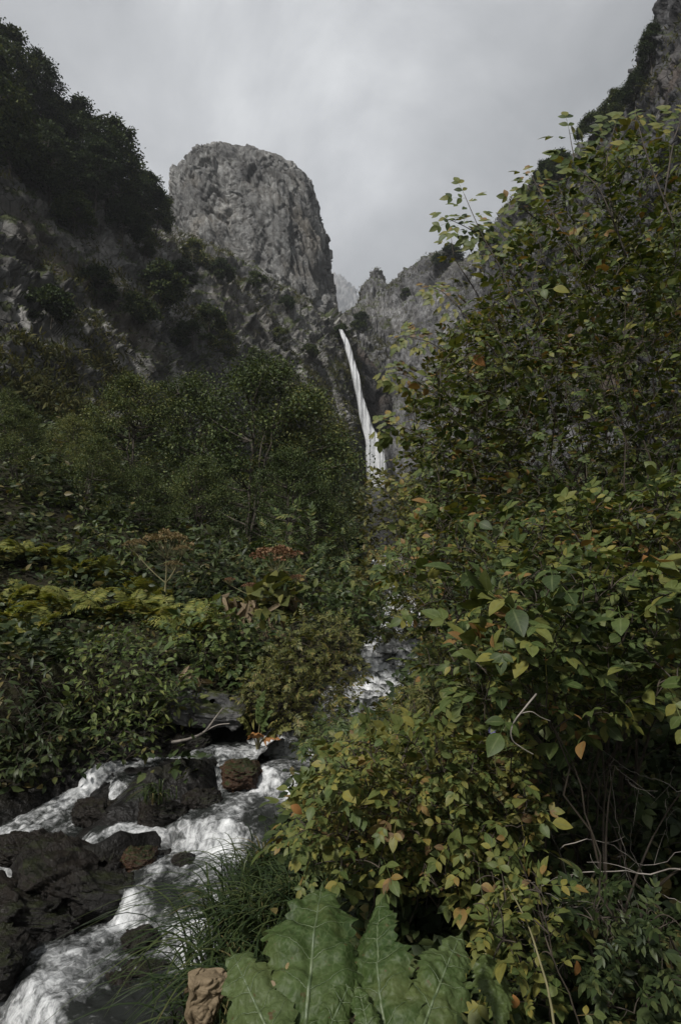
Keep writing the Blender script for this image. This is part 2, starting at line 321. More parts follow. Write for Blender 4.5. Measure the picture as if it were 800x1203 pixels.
def plain(name, c1, c2, sc=12., rough=.8):
    m = M(name); nt, N, L = NT(m); tc = N('ShaderNodeTexCoord'); n = N('ShaderNodeTexNoise', i_Scale=sc, i_Detail=5.); L(tc.outputs['Object'], n.inputs['Vector'])
    r = ramp(N, [(.35, c1), (.65, c2)]); L(n.outputs['Fac'], r.inputs[0]); b = N('ShaderNodeBsdfPrincipled', i_Roughness=rough); L(r.outputs[0], b.inputs['Base Color'])
    bp = N('ShaderNodeBump', i_Strength=.4, i_Distance=.01); L(n.outputs['Fac'], bp.inputs['Height']); L(bp.outputs[0], b.inputs['Normal'])
    o = N('ShaderNodeOutputMaterial'); L(b.outputs[0], o.inputs['Surface']); return m
m_bark = plain('dark_bark', (.03, .024, .018), (.075, .062, .045))
m_rosebark = plain('rose_stem', (.022, .017, .012), (.055, .042, .028))
m_deadwood = plain('grey_dead_wood', (.12, .105, .09), (.25, .225, .195), 20.)
m_stalk = plain('dry_stalk', (.12, .11, .05), (.19, .17, .085))
m_rib = plain('leaf_rib', (.05, .075, .03), (.09, .115, .055), 30., .5)
# ------------------------------------------------------------------ the stream bed and the ground
_sp = np.array([(443, 568, 86), (448, 610, 55), (455, 650, 30), (470, 690, 18), (470, 735, 10.5), (442, 785, 8.0), (402, 835, 6.5), (330, 886, 5.2), (286, 930, 4.5),
                (252, 985, 4.0), (195, 1055, 3.5), (115, 1115, 3.1), (30, 1175, 2.8), (-90, 1250, 2.5)], float)
STREAM = at(_sp[:, 0], _sp[:, 1], _sp[:, 2])
STREAM = np.concatenate([STREAM, [STREAM[-1] + (-2.5, -1.2, -.35), STREAM[-1] + (-9, -6, -2.2), STREAM[-1] + (-60, -60, -12)]])
SWID = np.interp(np.arange(len(STREAM)), [0, 3, 5, 6, 7, 8, 9, 10, 11, 12, 13, 15], [2., .6, .45, .42, .5, .32, .42, .52, .58, .62, .7, 1.])
_s2 = np.array([(318, 876, 5.3), (255, 874, 5.45), (190, 886, 5.2), (130, 908, 4.95), (65, 955, 4.5), (-5, 1003, 4.1), (-90, 1060, 3.8)], float)
SIDE = at(_s2[:, 0], _s2[:, 1], _s2[:, 2]); SIDEW = np.array([.25, .26, .24, .25, .27, .3, .4])
_s3 = np.array([(238, 950, 4.45), (188, 962, 4.3), (140, 968, 4.25), (85, 990, 4.1), (20, 1030, 3.9)], float)
RILL = at(_s3[:, 0], _s3[:, 1], _s3[:, 2]); RILLW = np.array([.12, .13, .15, .14, .12])
def densify(P, w, n=400):
    seg = np.r_[0, np.cumsum(np.linalg.norm(np.diff(P, axis=0), axis=1))]
    # Catmull-like smoothing: sample, then a moving average
    t = np.linspace(0, seg[-1], n); Q = np.stack([np.interp(t, seg, P[:, k]) for k in range(3)], -1); ww = np.interp(t, seg, w)
    return Q, ww
def nearest(P, xy):
    """distance in plan from xy to polyline P, with its height and side there"""
    best = np.full(len(xy), 1e9); z = np.zeros(len(xy)); side = np.zeros(len(xy)); wi = np.zeros(len(xy)); 
    for k in range(len(P) - 1):
        a, b = P[k], P[k + 1]; d = b[:2] - a[:2]; t = np.clip(((xy - a[:2]) @ d) / (d @ d), 0, 1)
        q = a[:2] + t[:, None] * d; e = xy - q; r = np.sqrt((e * e).sum(1)); m = r < best
        best = np.where(m, r, best); z = np.where(m, a[2] + t * (b[2] - a[2]), z); wi = np.where(m, k + t, wi)
        side = np.where(m, np.sign(d[0] * e[:, 1] - d[1] * e[:, 0]), side)
    return best, z, side, wi
def ground_z(xy, detail=True):
    xy = np.asarray(xy, float).reshape(-1, 2)
    d, z, side, wi = nearest(STREAM, xy); w = np.interp(wi, np.arange(len(SWID)), SWID)
    e = np.maximum(d - w, 0)
    # the path runs downstream, so side < 0 is the right-hand bank going down = the photo's left bank
    left = side < 0
    hl = np.minimum(.55 * e, .55 + .12 * e) + .35 * np.maximum(e - 3.5, 0) 
    hr = np.minimum(.50 * e, .45 + .05 * e) + .42 * np.maximum(e - 2.6, 0)
    hl = np.where(e > 60, hl * 0 + (.55 + 7.2) + .35 * 56.5, hl); hr = np.where(e > 60, .45 + 3 + .42 * 57.4, hr)
    h = z + np.where(left, hl, hr) - .16 * (1 - smooth(.0, .25, d - w * .8))
    d2, z2, _, wi2 = nearest(SIDE, xy); h = np.where(d2 < .9, np.minimum(h, z2 - .10 + .75 * np.maximum(d2 - .22, 0)), h)
    d3, z3, _, _ = nearest(RILL, xy); h = np.where(d3 < .4, np.minimum(h, z3 - .05 + .7 * np.maximum(d3 - .1, 0)), h)
    if detail:
        P = np.c_[xy, np.zeros(len(xy))]; r = np.hypot(xy[:, 0], xy[:, 1])
        h = h + smooth(.1, 1., e) * (.22 * fbm(P * .9, 4, 5) + np.clip(r / 40, 0, 1.5) * fbm(P * .12, 4, 8)) + .03 * fbm(P * 5, 3, 2)
    return h
def add_attr(o, name, vals):
    a = o.data.attributes.new(name, 'FLOAT', 'POINT'); a.data.foreach_set('value', np.asarray(vals, np.float32))
def build_ground():
    nr, nt = 300, 420
    r = np.r_[0.02, np.geomspace(.25, 900, nr - 1)]; th = np.linspace(0, 2 * pi, nt, endpoint=False)
    # finer towards the front
    th = th + .55 * np.sin(2 * (th)) * 0
    X = r[:, None] * np.sin(th)[None]; Y = 3.0 + r[:, None] * np.cos(th)[None]
    xy = np.stack([X, Y], -1).reshape(-1, 2); V = np.c_[xy, ground_z(xy)]
    Q = grid_quads(nr, nt, True)[:, ::-1]
    d, z, side, wi = nearest(STREAM, xy); w = np.interp(wi, np.arange(len(SWID)), SWID); wet = np.maximum(np.maximum(smooth(.5, .05, d - w), smooth(.7, .3, nearest(SIDE, xy)[0])), smooth(.6, .3, nearest(RILL, xy)[0]))
    o = mesh('ground', V, Q, m_soil); add_attr(o, 'wet', wet); tag(o, 'dark earth of the valley floor and the stream banks', 'ground', kind='structure')
build_ground()

def water_mat():
    m = M('white_water'); nt, N, L = NT(m); uv = N('ShaderNodeUVMap'); tc = N('ShaderNodeTexCoord')
    at_ = N('ShaderNodeAttribute', attribute_name='foam')
    mp = N('ShaderNodeMapping'); mp.inputs['Scale'].default_value = (5.5, 8.5, 1); L(uv.outputs[0], mp.inputs['Vector'])
    n = N('ShaderNodeTexNoise', i_Scale=1.0, i_Detail=9., i_Roughness=.74, i_Distortion=.9); L(mp.outputs[0], n.inputs['Vector'])
    n2 = N('ShaderNodeTexNoise', i_Scale=16., i_Detail=7., i_Roughness=.7, i_Distortion=.6); L(tc.outputs['Object'], n2.inputs['Vector'])
    ad = N('ShaderNodeMath', operation='ADD'); L(n.outputs['Fac'], ad.inputs[0]); L(n2.outputs['Fac'], ad.inputs[1])
    a2 = N('ShaderNodeMath', operation='ADD'); L(ad.outputs[0], a2.inputs[0]); L(at_.outputs['Fac'], a2.inputs[1])
    r = ramp(N, [(.47, (0, 0, 0)), (.56, (.18, .18, .18)), (.66, (.6, .6, .6)), (.82, (1, 1, 1))])
    mh = N('ShaderNodeMath', operation='MULTIPLY'); mh.inputs[1].default_value = .5; L(a2.outputs[0], mh.inputs[0]); L(mh.outputs[0], r.inputs[0])
    dk = N('ShaderNodeBsdfPrincipled', i_Roughness=.12); dk.inputs['Base Color'].default_value = (.018, .020, .018, 1); dk.inputs['IOR'].default_value = 1.33
    fo = N('ShaderNodeBsdfPrincipled', i_Roughness=.55); 
    rc = ramp(N, [(.3, (.55, .57, .58)), (.7, (.84, .85, .85))]); L(n2.outputs['Fac'], rc.inputs[0]); L(rc.outputs[0], fo.inputs['Base Color'])
    bp = N('ShaderNodeBump', i_Strength=.6, i_Distance=.03); L(ad.outputs[0], bp.inputs['Height']); L(bp.outputs[0], dk.inputs['Normal']); L(bp.outputs[0], fo.inputs['Normal'])
    mx = N('ShaderNodeMixShader'); L(r.outputs[0], mx.inputs[0]); L(dk.outputs[0], mx.inputs[1]); L(fo.outputs[0], mx.inputs[2])
    o = N('ShaderNodeOutputMaterial'); L(mx.outputs[0], o.inputs['Surface']); return m
m_water = water_mat()
def add_attr(o, name, vals):
    a = o.data.attributes.new(name, 'FLOAT', 'POINT'); a.data.foreach_set('value', np.asarray(vals, np.float32))
def build_stream():
    Vs, Qs, Us, Fs, n0 = [], [], [], [], 0
    for (P, w, nl, nc, wf, fo) in ((STREAM[2:16], SWID[2:16], 1100, 56, 1.2, 0), (SIDE, SIDEW, 420, 36, 1.5, -.02), (RILL, RILLW, 260, 24, 1.6, .04)):
        # denser near the camera
        seg = np.r_[0, np.cumsum(np.linalg.norm(np.diff(P, axis=0), axis=1))]
        fine = np.linspace(0, seg[-1], 4000); Pf = np.stack([np.interp(fine, seg, P[:, k]) for k in range(3)], -1); wfine = np.interp(fine, seg, w)
        kern = np.hanning(121); kern /= kern.sum()
        k2 = 60; pad = lambda a: np.r_[np.full(k2, a[0]), a, np.full(k2, a[-1])]
        if nl < 1000: Pf = np.stack([np.convolve(pad(Pf[:, k]), kern, 'valid') for k in range(3)], -1)
        dens = 1 / np.clip(np.linalg.norm(Pf - CAM, axis=1), 2, 60); cd = np.cumsum(dens); t = np.interp(np.linspace(cd[0], cd[-1], nl), cd, fine)
        C = np.stack([np.interp(t, fine, Pf[:, k]) for k in range(3)], -1); ww = np.interp(t, fine, wfine) * wf
        T = np.gradient(C, axis=0); T[:, 2] = 0; T /= np.linalg.norm(T, axis=1)[:, None]; Nn = np.stack([-T[:, 1], T[:, 0], 0 * T[:, 0]], -1)
        kk = np.hanning(41); kk /= kk.sum(); Nn = np.stack([np.convolve(np.r_[np.full(20, a[0]), a, np.full(20, a[-1])], kk, 'valid') for a in Nn.T], -1)
        v = np.linspace(-1, 1, nc)
        V = C[:, None] + Nn[:, None] * (v[None, :, None] * ww[:, None, None])
        V = V.reshape(-1, 3); u = np.repeat(t, nc); vv = np.tile(v, nl) * np.repeat(ww, nc)
        Pn = np.c_[u * 1.1, vv * 2.4, 0 * u]
        lump = fbm(Pn * 1.3, 4, 12); rip = fbm(V * 9, 3, 31)
        scale = np.clip(np.linalg.norm(V - CAM, axis=1) / 6, 1, 3)
        # cascades: the water steps down in little falls; slope there is steep and white
        ph = u / (.75 * scale); st = ph - np.floor(ph); drop = (smooth(.0, .22, st) - st) * .16 * (1 if nl > 1000 else .6)
        V[:, 2] += -drop + .07 * lump + .022 * rip + .012 * fbm(V * 26, 2, 35) - .07 * (np.abs(np.tile(v, nl)) ** 4)
        foam = -.07 + fo + .26 * np.exp(-((st - .16) / .17) ** 2) + .55 * lump - .22 * np.abs(np.tile(v, nl)) ** 2 + .30 * fbm(np.c_[u * .8, vv * 1.2, 0 * u + 9], 2, 44)
        foam = foam + .10 * smooth(3.3, 4.4, V[:, 1]) + .15 * np.exp(-((V[:, 1] - 3.65) / .55) ** 2) - .16 * smooth(3.15, 2.75, V[:, 1])
        Vs.append(V); Qs.append(grid_quads(nl, nc) + n0); Us.append(np.c_[u, vv]); Fs.append(foam); n0 += len(V)
    o = mesh('stream', np.concatenate(Vs), np.concatenate(Qs), m_water, uv=np.concatenate(Us)); add_attr(o, 'foam', np.concatenate(Fs))
    tag(o, 'white foaming mountain stream tumbling over dark rocks beside the bank', 'stream', kind='structure')
build_stream()

# ------------------------------------------------------------------ cliffs
def resample(R, n):
    R = np.asarray(R, float); t = np.linspace(0, len(R) - 1, n); i = np.clip(t.astype(int), 0, len(R) - 2); f = (t - i)
    sh = (-1,) + (1,) * (R.ndim - 1); f = f.reshape(sh)
    p0 = R[np.maximum(i - 1, 0)]; p1 = R[i]; p2 = R[i + 1]; p3 = R[np.minimum(i + 2, len(R) - 1)]
    return p1 + .5 * f * (p2 - p0 + f * (2 * p0 - 5 * p1 + 4 * p2 - p3 + f * (3 * (p1 - p2) + p3 - p0)))
def rockify(V, Nn, s, amp, seed, stretch=(1, 1, .55), shear=0., warp=.35, fine=.16, crack=1., lump=.9):
    A = V * np.array(stretch); A = A + np.c_[V[:, 2] * shear, 0 * V[:, 2], V[:, 0] * -shear]
    A = A + warp * s * np.stack([perlin(V / s * .8, seed + 50 + k) for k in range(3)], -1)
    h1, c1 = facet(A / s, seed, .5); h2, c2 = facet(A / (s * .42), seed + 3, .55); h3, c3 = facet(A / (s * .17), seed + 6, .6)
    B = A @ np.array([[.75, 0, -.66], [0, 1, 0], [.66, 0, .75]]); B = B * (1., .5, .26)
    rd = np.abs(perlin(B / (s * .30) + .3 * perlin(V / s, 77)[:, None], seed + 21)); rd2 = np.abs(perlin(B / (s * .13), seed + 22))
    d = .7 * h1 + .42 * h2 + .26 * h3 - .14 * (1 - c1) - .12 * (1 - c2) + lump * fbm(V / (s * 2.5), 3, seed + 9) + fine * fbm(V / (s * .12), 3, seed + 12)
    d = d - .55 * crack * (1 - smooth(0, .11, rd)) * smooth(-.1, .15, perlin(V / (s * 1.4), seed + 30)) - .2 * crack * (1 - smooth(0, .12, rd2))
    return V + Nn * (amp * d)[:, None]
def cliff(name, net, nr, nc, s, amp, mat, seed, label, cat='cliff', kind=None, toward=None, shear=.3, fade=True):
    net = np.asarray(net, float)
    G = resample(net, nr); G = np.swapaxes(resample(np.swapaxes(G, 0, 1), nc), 0, 1)
    du = np.gradient(G, axis=1); dv = np.gradient(G, axis=0); Nn = np.cross(du, dv); Nn /= np.linalg.norm(Nn, axis=2)[..., None] + 1e-9
    c = CAM if toward is None else np.asarray(toward)
    flip = ((c - G) * Nn).sum() < 0
    if flip: Nn = -Nn
    V = rockify(G.reshape(-1, 3), Nn.reshape(-1, 3), s, amp, seed, shear=shear)
    Q = grid_quads(nr, nc)
    if flip: Q = Q[:, ::-1]
    Q = Q[:, ::-1] if False else Q
    o = mesh(name, V, Q, mat, smooth_=False); tag(o, label, cat, kind=kind); return o, V.reshape(nr, nc, 3)

def pxnet(rows):
    return np.stack([at(*np.asarray(r, float).T) for r in rows])
# left cliff
cx = [-420, -250, -60, 60, 140, 200, 280, 340, 392, 410, 421, 431, 436]
ridge = list(zip(cx, [-250, -60, 90, 170, 228, 282, 310, 345, 386, 428, 480, 545, 575], [24, 30, 42, 52, 62, 78, 86, 91, 95, 94.5, 93, 91.5, 91]))
brow = list(zip(cx, [100, 200, 290, 320, 338, 355, 385, 410, 432, 465, 510, 560, 585], [17, 22, 31, 40, 48, 58, 69, 78, 86, 88, 89, 89.5, 90]))
mid = list(zip(cx, [350, 380, 430, 440, 450, 455, 470, 480, 495, 515, 545, 575, 592], [13, 16, 23, 31, 39, 47, 59, 69, 79, 83, 86, 88, 89]))
base = list(zip(cx, [560, 560, 560, 560, 560, 560, 565, 568, 572, 575, 580, 588, 596], [9, 11, 17, 24, 32, 40, 54, 65, 76, 80, 84, 87, 88]))
net = pxnet([ridge, brow, mid, base])
back = net[0] + np.array([-9, 12, -3.]); foot = net[3] + np.array([2, 0, -7.])
net = np.concatenate([[back + (-14, 14, -12)], [back], net, [foot]])
LC, LCV = cliff('cliff', net, 420, 560, 5.5, 1.35, m_cliff_l, 1, 'dark mossy cliff on the left, reaching back to the waterfall below the tower', shear=.45)
# middle cliff, right of the fall
cx = [372, 385, 398, 412, 424, 440, 454, 470, 500, 522, 548, 580, 640, 700]
ridge = list(zip(cx, [420, 402, 388, 362, 338, 318, 335, 326, 306, 297, 303, 285, 262, 240], [106, 106, 106, 112, 119, 122, 117, 112, 107, 103, 98, 90, 82, 76]))
mid1 = list(zip(cx, [450, 440, 430, 420, 405, 395, 390, 385, 372, 365, 365, 350, 330, 310], [101, 101, 100.5, 100, 101, 104, 105, 104, 100, 96, 91, 84, 76, 70]))
mid2 = list(zip(cx, [510, 505, 500, 490, 480, 470, 465, 462, 455, 450, 450, 440, 430, 420], [98, 97, 96.5, 96, 96, 97, 98, 97, 93, 88, 82, 75, 66, 60]))
base = list(zip(cx, [590, 588, 586, 584, 582, 580, 578, 576, 572, 570, 570, 565, 560, 560], [94, 93.5, 93, 92.5, 92, 91, 89, 86, 80, 74, 67, 60, 52, 46]))
net = pxnet([ridge, mid1, mid2, base])
net = np.concatenate([[net[0] + (6, 30, -18)], [net[0] + (2, 8, -1.5)], net, [net[3] + (0, 0, -8.)]])
MC, MCV = cliff('cliff', net, 360, 420, 6., 1.2, m_cliff_m, 21, 'grey craggy cliff right of the waterfall, half hidden by the rose bush', shear=-.35)
# wet black recess behind the fall
net = pxnet([list(zip([384, 394, 404, 414, 426, 440], [400, 396, 393, 396, 408, 430], [103, 101, 99.5, 98.5, 98.5, 100])),
             list(zip([396, 406, 416, 428, 442, 458], [450, 445, 440, 440, 448, 465], [97, 95.8, 95, 95, 95.4, 97])),
             list(zip([404, 416, 428, 442, 456, 474], [520, 515, 510, 510, 515, 525], [95, 93.5, 93, 93, 93.2, 95])),
             list(zip([408, 420, 436, 450, 466, 484], [600, 600, 600, 600, 600, 600], [93, 91.5, 91, 91, 91.2, 93]))])
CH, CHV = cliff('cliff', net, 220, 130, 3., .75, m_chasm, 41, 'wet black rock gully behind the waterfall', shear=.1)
# right cliff
cx = [570, 600, 640, 690, 735, 768, 800, 900, 1100]
ridge = list(zip(cx, [292, 250, 212, 172, 122, 55, -30, -220, -520], [75, 70, 65, 60, 56, 50, 46, 40, 34]))
mid1 = list(zip(cx, [360, 330, 300, 270, 235, 190, 130, 20, -120], [67, 62, 57, 52, 47, 42, 38, 33, 27]))
mid2 = list(zip(cx, [450, 440, 420, 400, 380, 350, 310, 250, 190], [58, 52, 47, 42, 38, 34, 31, 26, 20]))
base = list(zip(cx, [600, 600, 600, 600, 600, 600, 600, 600, 600], [48, 42, 36, 32, 28, 25, 22, 18, 14]))
net = pxnet([ridge, mid1, mid2, base])
net = np.concatenate([[net[0] + (16, 16, -10)], [net[0] + (7, 8, 1)], net, [net[3] + (0, 0, -8.)]])
RC, RCV = cliff('cliff', net, 300, 360, 4.5, 1.0, m_cliff_r, 61, 'dark steep cliff rising out of the picture above the rose bush', shear=-.5)
# far misty peak
FARK = 4.0
net = pxnet([list(zip([340, 372, 392, 408, 424, 450, 490], [420, 345, 322, 330, 350, 340, 400], [330, 335, 340, 345, 345, 340, 330])),
             list(zip([330, 365, 388, 408, 430, 460, 500], [440, 400, 395, 395, 400, 410, 440], [310, 312, 314, 316, 316, 314, 310])),
             list(zip([320, 360, 385, 408, 432, 465, 510], [520, 520, 520, 520, 520, 520, 520], [290] * 7))])
net = CAM + (net - CAM) * FARK; net = np.concatenate([[net[0] + (0, 200, -200)], net])
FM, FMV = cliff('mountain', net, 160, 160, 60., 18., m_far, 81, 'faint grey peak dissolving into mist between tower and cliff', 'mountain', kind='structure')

# rock tower
def build_tower():
    D = 120.0
    prof = [(180, 262, 300), (187, 242, 330), (194, 227, 350), (204, 214, 361), (220, 206, 369), (245, 200, 377), (300, 196, 387), (375, 190, 396), (450, 182, 408)]
    nrow, ncol = 330, 560
    pp = np.array(prof, float)
    rows = np.linspace(183, 450, nrow); lx = np.interp(rows, pp[:, 0], pp[:, 1]); rx = np.interp(rows, pp[:, 0], pp[:, 2])
    k = np.hanning(13); k /= k.sum()
    sm = lambda a: np.convolve(np.r_[np.full(6, a[0]), a, np.full(6, a[-1])], k, 'valid')
    lx, rx = sm(lx), sm(rx)
    L = at(lx, rows, D); R = at(rx, rows, D); C = (L + R) / 2; hw = (R[:, 0] - L[:, 0]) / 2
    th = np.linspace(0, 2 * pi, ncol, endpoint=False)
    ct, st = np.cos(th), np.sin(th); e = 2 / 2.9
    ex = np.sign(ct) * np.abs(ct) ** e; ey = np.sign(st) * np.abs(st) ** e
    X = C[:, None, 0] + hw[:, None] * ex[None]; Y = D + 2 + .8 * hw[:, None] * ey[None]; Z = np.repeat(C[:, 2:3], ncol, 1)
    # front face leans: its foot comes forward
    Y += -((C[0, 2] - Z) / 48.) * 5 * (ey[None] < 0) * np.abs(ey[None])
    top = np.stack([X[0], Y[0], Z[0]], -1); c0 = top.mean(0); ncap = 34
    cap = np.stack([c0 + (top - c0) * f + np.array([0, 0, .7 * (1 - f * f)]) for f in np.linspace(.02, 1, ncap, endpoint=False)])
    V = np.concatenate([cap, np.stack([X, Y, Z], -1)])
    # the crown dips to the right
    G = V; du = np.roll(G, -1, 1) - np.roll(G, 1, 1); dv = np.gradient(G, axis=0); Nn = np.cross(dv, du); Nn /= np.linalg.norm(Nn, axis=2)[..., None] + 1e-9
    out = G - np.array([c0[0], D + 2, 0]); out[..., 2] = 0
    s = np.sign((out[ncap + 30:] * Nn[ncap + 30:]).sum()); Nn *= s
    msk = np.repeat(.35 + .65 * smooth(2, 34, np.abs(np.arange(nrow + ncap) - ncap)), ncol)
    P = rockify(V.reshape(-1, 3), Nn.reshape(-1, 3) * msk[:, None], 7.0, 1.25, 101, stretch=(1, 1, .30), shear=.22, warp=.10, fine=.08, crack=1.9, lump=.6)
    # long slanting fractures
    ph = P[:, 2] * .8 + P[:, 0] * .62 + 3.5 * perlin(P / 14, 7) + 1.2 * perlin(P / 4, 8)
    saw = ph / 9.; saw = saw - np.floor(saw); gate = smooth(-.1, .25, perlin(P / 18, 17))
    P += Nn.reshape(-1, 3) * (gate * (saw - .5) * 1.9 * msk)[:, None]
    hx = (P[:, 0] - C[0, 0]); hz = smooth(C[0, 2] - 14, C[0, 2], P[:, 2]); P[:, 2] -= hz * smooth(-4, 16, hx) * 4.0
    Q = grid_quads(nrow + ncap, ncol, True)
    if s > 0: Q = Q[:, ::-1]
    o = mesh('rock_tower', P, Q, m_tower, smooth_=False)
    tag(o, 'tall pale grey rock tower with a blunt top standing over the waterfall', 'rock tower')
build_tower()

# waterfall
def fall_mat():
    m = M('falling_water'); nt, N, L = NT(m); uv = N('ShaderNodeUVMap')
    mp = N('ShaderNodeMapping'); mp.inputs['Scale'].default_value = (2.0, 17., 1); L(uv.outputs[0], mp.inputs['Vector'])
    n = N('ShaderNodeTexNoise', i_Scale=1., i_Detail=8., i_Roughness=.7, i_Distortion=.5); L(mp.outputs[0], n.inputs['Vector'])
    r = ramp(N, [(.3, (.38, .40, .41)), (.5, (.56, .57, .58)), (.7, (.72, .73, .73))]); L(n.outputs['Fac'], r.inputs[0])
    p = N('ShaderNodeBsdfPrincipled', i_Roughness=.7); L(r.outputs[0], p.inputs['Base Color'])
    s = N('ShaderNodeSeparateXYZ'); L(uv.outputs[0], s.inputs[0]); d = N('ShaderNodeMath', operation='SUBTRACT'); d.inputs[1].default_value = .5; L(s.outputs['Y'], d.inputs[0])
    ab = N('ShaderNodeMath', operation='ABSOLUTE'); L(d.outputs[0], ab.inputs[0])
    mm = N('ShaderNodeMath', operation='MULTIPLY_ADD'); L(ab.outputs[0], mm.inputs[0]); mm.inputs[1].default_value = -1.5; n2 = N('ShaderNodeTexNoise', i_Scale=1., i_Detail=2.); L(mp.outputs[0], n2.inputs['Vector']); L(n2.outputs['Fac'], mm.inputs[2])
    r2 = ramp(N, [(.0, (.0, .0, .0)), (.42, (1, 1, 1))]); a3 = N('ShaderNodeMath', operation='ADD'); a3.inputs[1].default_value = .36; L(mm.outputs[0], a3.inputs[0]); L(a3.outputs[0], r2.inputs[0])
    L(r2.outputs[0], p.inputs['Alpha'])
    bp = N('ShaderNodeBump', i_Strength=.8, i_Distance=.3); L(n.outputs['Fac'], bp.inputs['Height']); L(bp.outputs[0], p.inputs['Normal'])
    o = N('ShaderNodeOutputMaterial'); L(p.outputs[0], o.inputs['Surface']); return m
def build_fall():
    k = np.array([(400.5, 387, 101), (403, 393, 96.4), (409, 410, 95.6), (415, 432, 94.6), (420, 455, 93.4), (426, 480, 92.4), (432, 503, 91.4), (438, 516, 90.6), (441, 535, 89.8), (443, 556, 89.4), (445, 610, 89.2)])
    w = np.array([1.8, 2.6, 3.4, 4.0, 4.4, 4.9, 6., 9., 10.5, 11.5, 12.5])
    n, nc = 260, 40
    k = resample(k, 60)
    A = np.concatenate([g.reshape(-1, 3) for g in (LCV, MCV, CHV)]); R = A - CAM
    u = R[:, 1] * cos(PITCH) + R[:, 2] * sin(PITCH); qx = 400 + F * R[:, 0] / u; qy = 601.5 - F * (R[:, 2] * cos(PITCH) - R[:, 1] * sin(PITCH)) / u
    for q in k:                                   # the water clears the rock it falls past
        m_ = (np.abs(qx - q[0]) < 7) & (np.abs(qy - q[1]) < 5) & (A[:, 1] > 80)
        if m_.any(): q[2] = min(q[2], A[m_, 1].min() - .9)
    for i in range(len(k) - 1): k[i + 1, 2] = min(k[i + 1, 2], k[i, 2] - .02)
    k[:, 2] = np.array([k[max(0, i - 4):i + 5, 2].min() for i in range(len(k))]); kk = np.hanning(9); kk /= kk.sum(); k[:, 2] = np.convolve(np.r_[np.full(4, k[0, 2]), k[:, 2], np.full(4, k[-1, 2])], kk, 'valid') - .25
    C = resample(at(*k.T), n); t = np.linspace(0, 1, n); hw = np.interp(np.linspace(0, len(w) - 1, n), np.arange(len(w)), w) * 91 / F
    a = np.linspace(0, pi, nc)
    V = C[:, None] + np.stack([-np.cos(a)[None] * hw[:, None], -np.sin(a)[None] * hw[:, None] * .55, 0 * hw[:, None] * a[None]], -1)
    P = V.reshape(-1, 3); U = np.c_[np.repeat(t, nc), np.tile(np.linspace(0, 1, nc), n)]
    d = fbm(np.c_[P[:, 0] * 2.6, P[:, 1] * .2, P[:, 2] * .07], 4, 5); P[:, 1] -= .5 * d; P[:, 0] += .18 * fbm(np.c_[P[:, 0], P[:, 1] * .2, P[:, 2] * .16 + 9], 3, 9)
    o = mesh('waterfall', P, grid_quads(n, nc), fall_mat(), uv=U)
    tag(o, 'narrow white waterfall plunging down the dark gully beside the tower', 'waterfall')
build_fall()
# ------------------------------------------------------------------ plant helpers
def rot_to(x, n):
    x = x / (np.linalg.norm(x, axis=1)[:, None] + 1e-9); y = np.cross(n, x); y /= np.linalg.norm(y, axis=1)[:, None] + 1e-9
    return x, y, np.cross(x, y)
def inst(T, pos, xd, nn, size):
    tv, tq, tu = T; x, y, z = rot_to(xd, nn); size = np.broadcast_to(size, len(pos))
    V = pos[:, None] + size[:, None, None] * (tv[None, :, 0:1] * x[:, None] + tv[None, :, 1:2] * y[:, None] + tv[None, :, 2:3] * z[:, None])
    Q = (tq[None] + (np.arange(len(pos)) * len(tv))[:, None, None]).reshape(-1, 4)
    return V.reshape(-1, 3), Q, np.tile(tu, (len(pos), 1))
def leaf_tpl(n=4, w=.3, fold=.25, curl=.12, p=.85, serr=0):
    t = np.linspace(0, 1, n + 1); hw = w * np.sin(pi * np.clip(t, 0, 1) ** p) ** .9; hw[0] = hw[-1] = .012
    if serr: hw = hw * (1 + serr * np.cos(np.arange(n + 1) * pi))
    z = -curl * t * t
    V = np.stack([np.stack([t, -hw, z + fold * hw], -1), np.stack([t, 0 * t, z], -1), np.stack([t, hw, z + fold * hw], -1)], 1).reshape(-1, 3)
    U = np.stack([np.repeat(t, 3), np.tile([0, .5, 1.], n + 1)], -1)
    Q = np.concatenate([[(3 * i, 3 * i + 3, 3 * i + 4, 3 * i + 1), (3 * i + 1, 3 * i + 4, 3 * i + 5, 3 * i + 2)] for i in range(n)])
    return V, Q, U
def merge(parts):
    V, Q, U, n = [], [], [], 0
    for v, q, u in parts: V.append(v); Q.append(q + n); U.append(u); n += len(v)
    return np.concatenate(V), np.concatenate(Q), np.concatenate(U)
def compound_tpl(pairs=2, leaf=.42, w=.3, n=4, curl=.15, seed=0):
    r = np.random.default_rng(seed); parts = []; L = leaf_tpl(n, w, .22, curl)
    for k in range(pairs):
        x0 = .22 + .5 * k / max(pairs - 1, 1) * .9 if pairs > 1 else .4
        for s in (-1, 1):
            a = s * radians(62 - 8 * k + r.uniform(-10, 10)); d = np.array([[cos(a), sin(a), r.uniform(-.15, .1)]]); nn = np.array([[r.uniform(-.25, .25), r.uniform(-.25, .25), 1.]])
            parts.append(inst(L, np.array([[x0, 0, -.06 * x0]]), d, nn, leaf * (.8 + .2 * k / pairs) * r.uniform(.85, 1.1)))
    parts.append(inst(L, np.array([[.72, 0, -.05]]), np.array([[1, r.uniform(-.2, .2), -.15]]), np.array([[0, .1, 1.]]), leaf * 1.1))
    parts.append((np.array([[0, -.008, 0], [0, .008, 0], [.75, .006, -.05], [.75, -.006, -.05]]), np.array([[0, 1, 2, 3]]), np.full((4, 2), .3)))
    return merge(parts)
def unit(n): 
    v = RNG.normal(size=(n, 3)); return v / np.linalg.norm(v, axis=1)[:, None]
SUNV = sun_dir
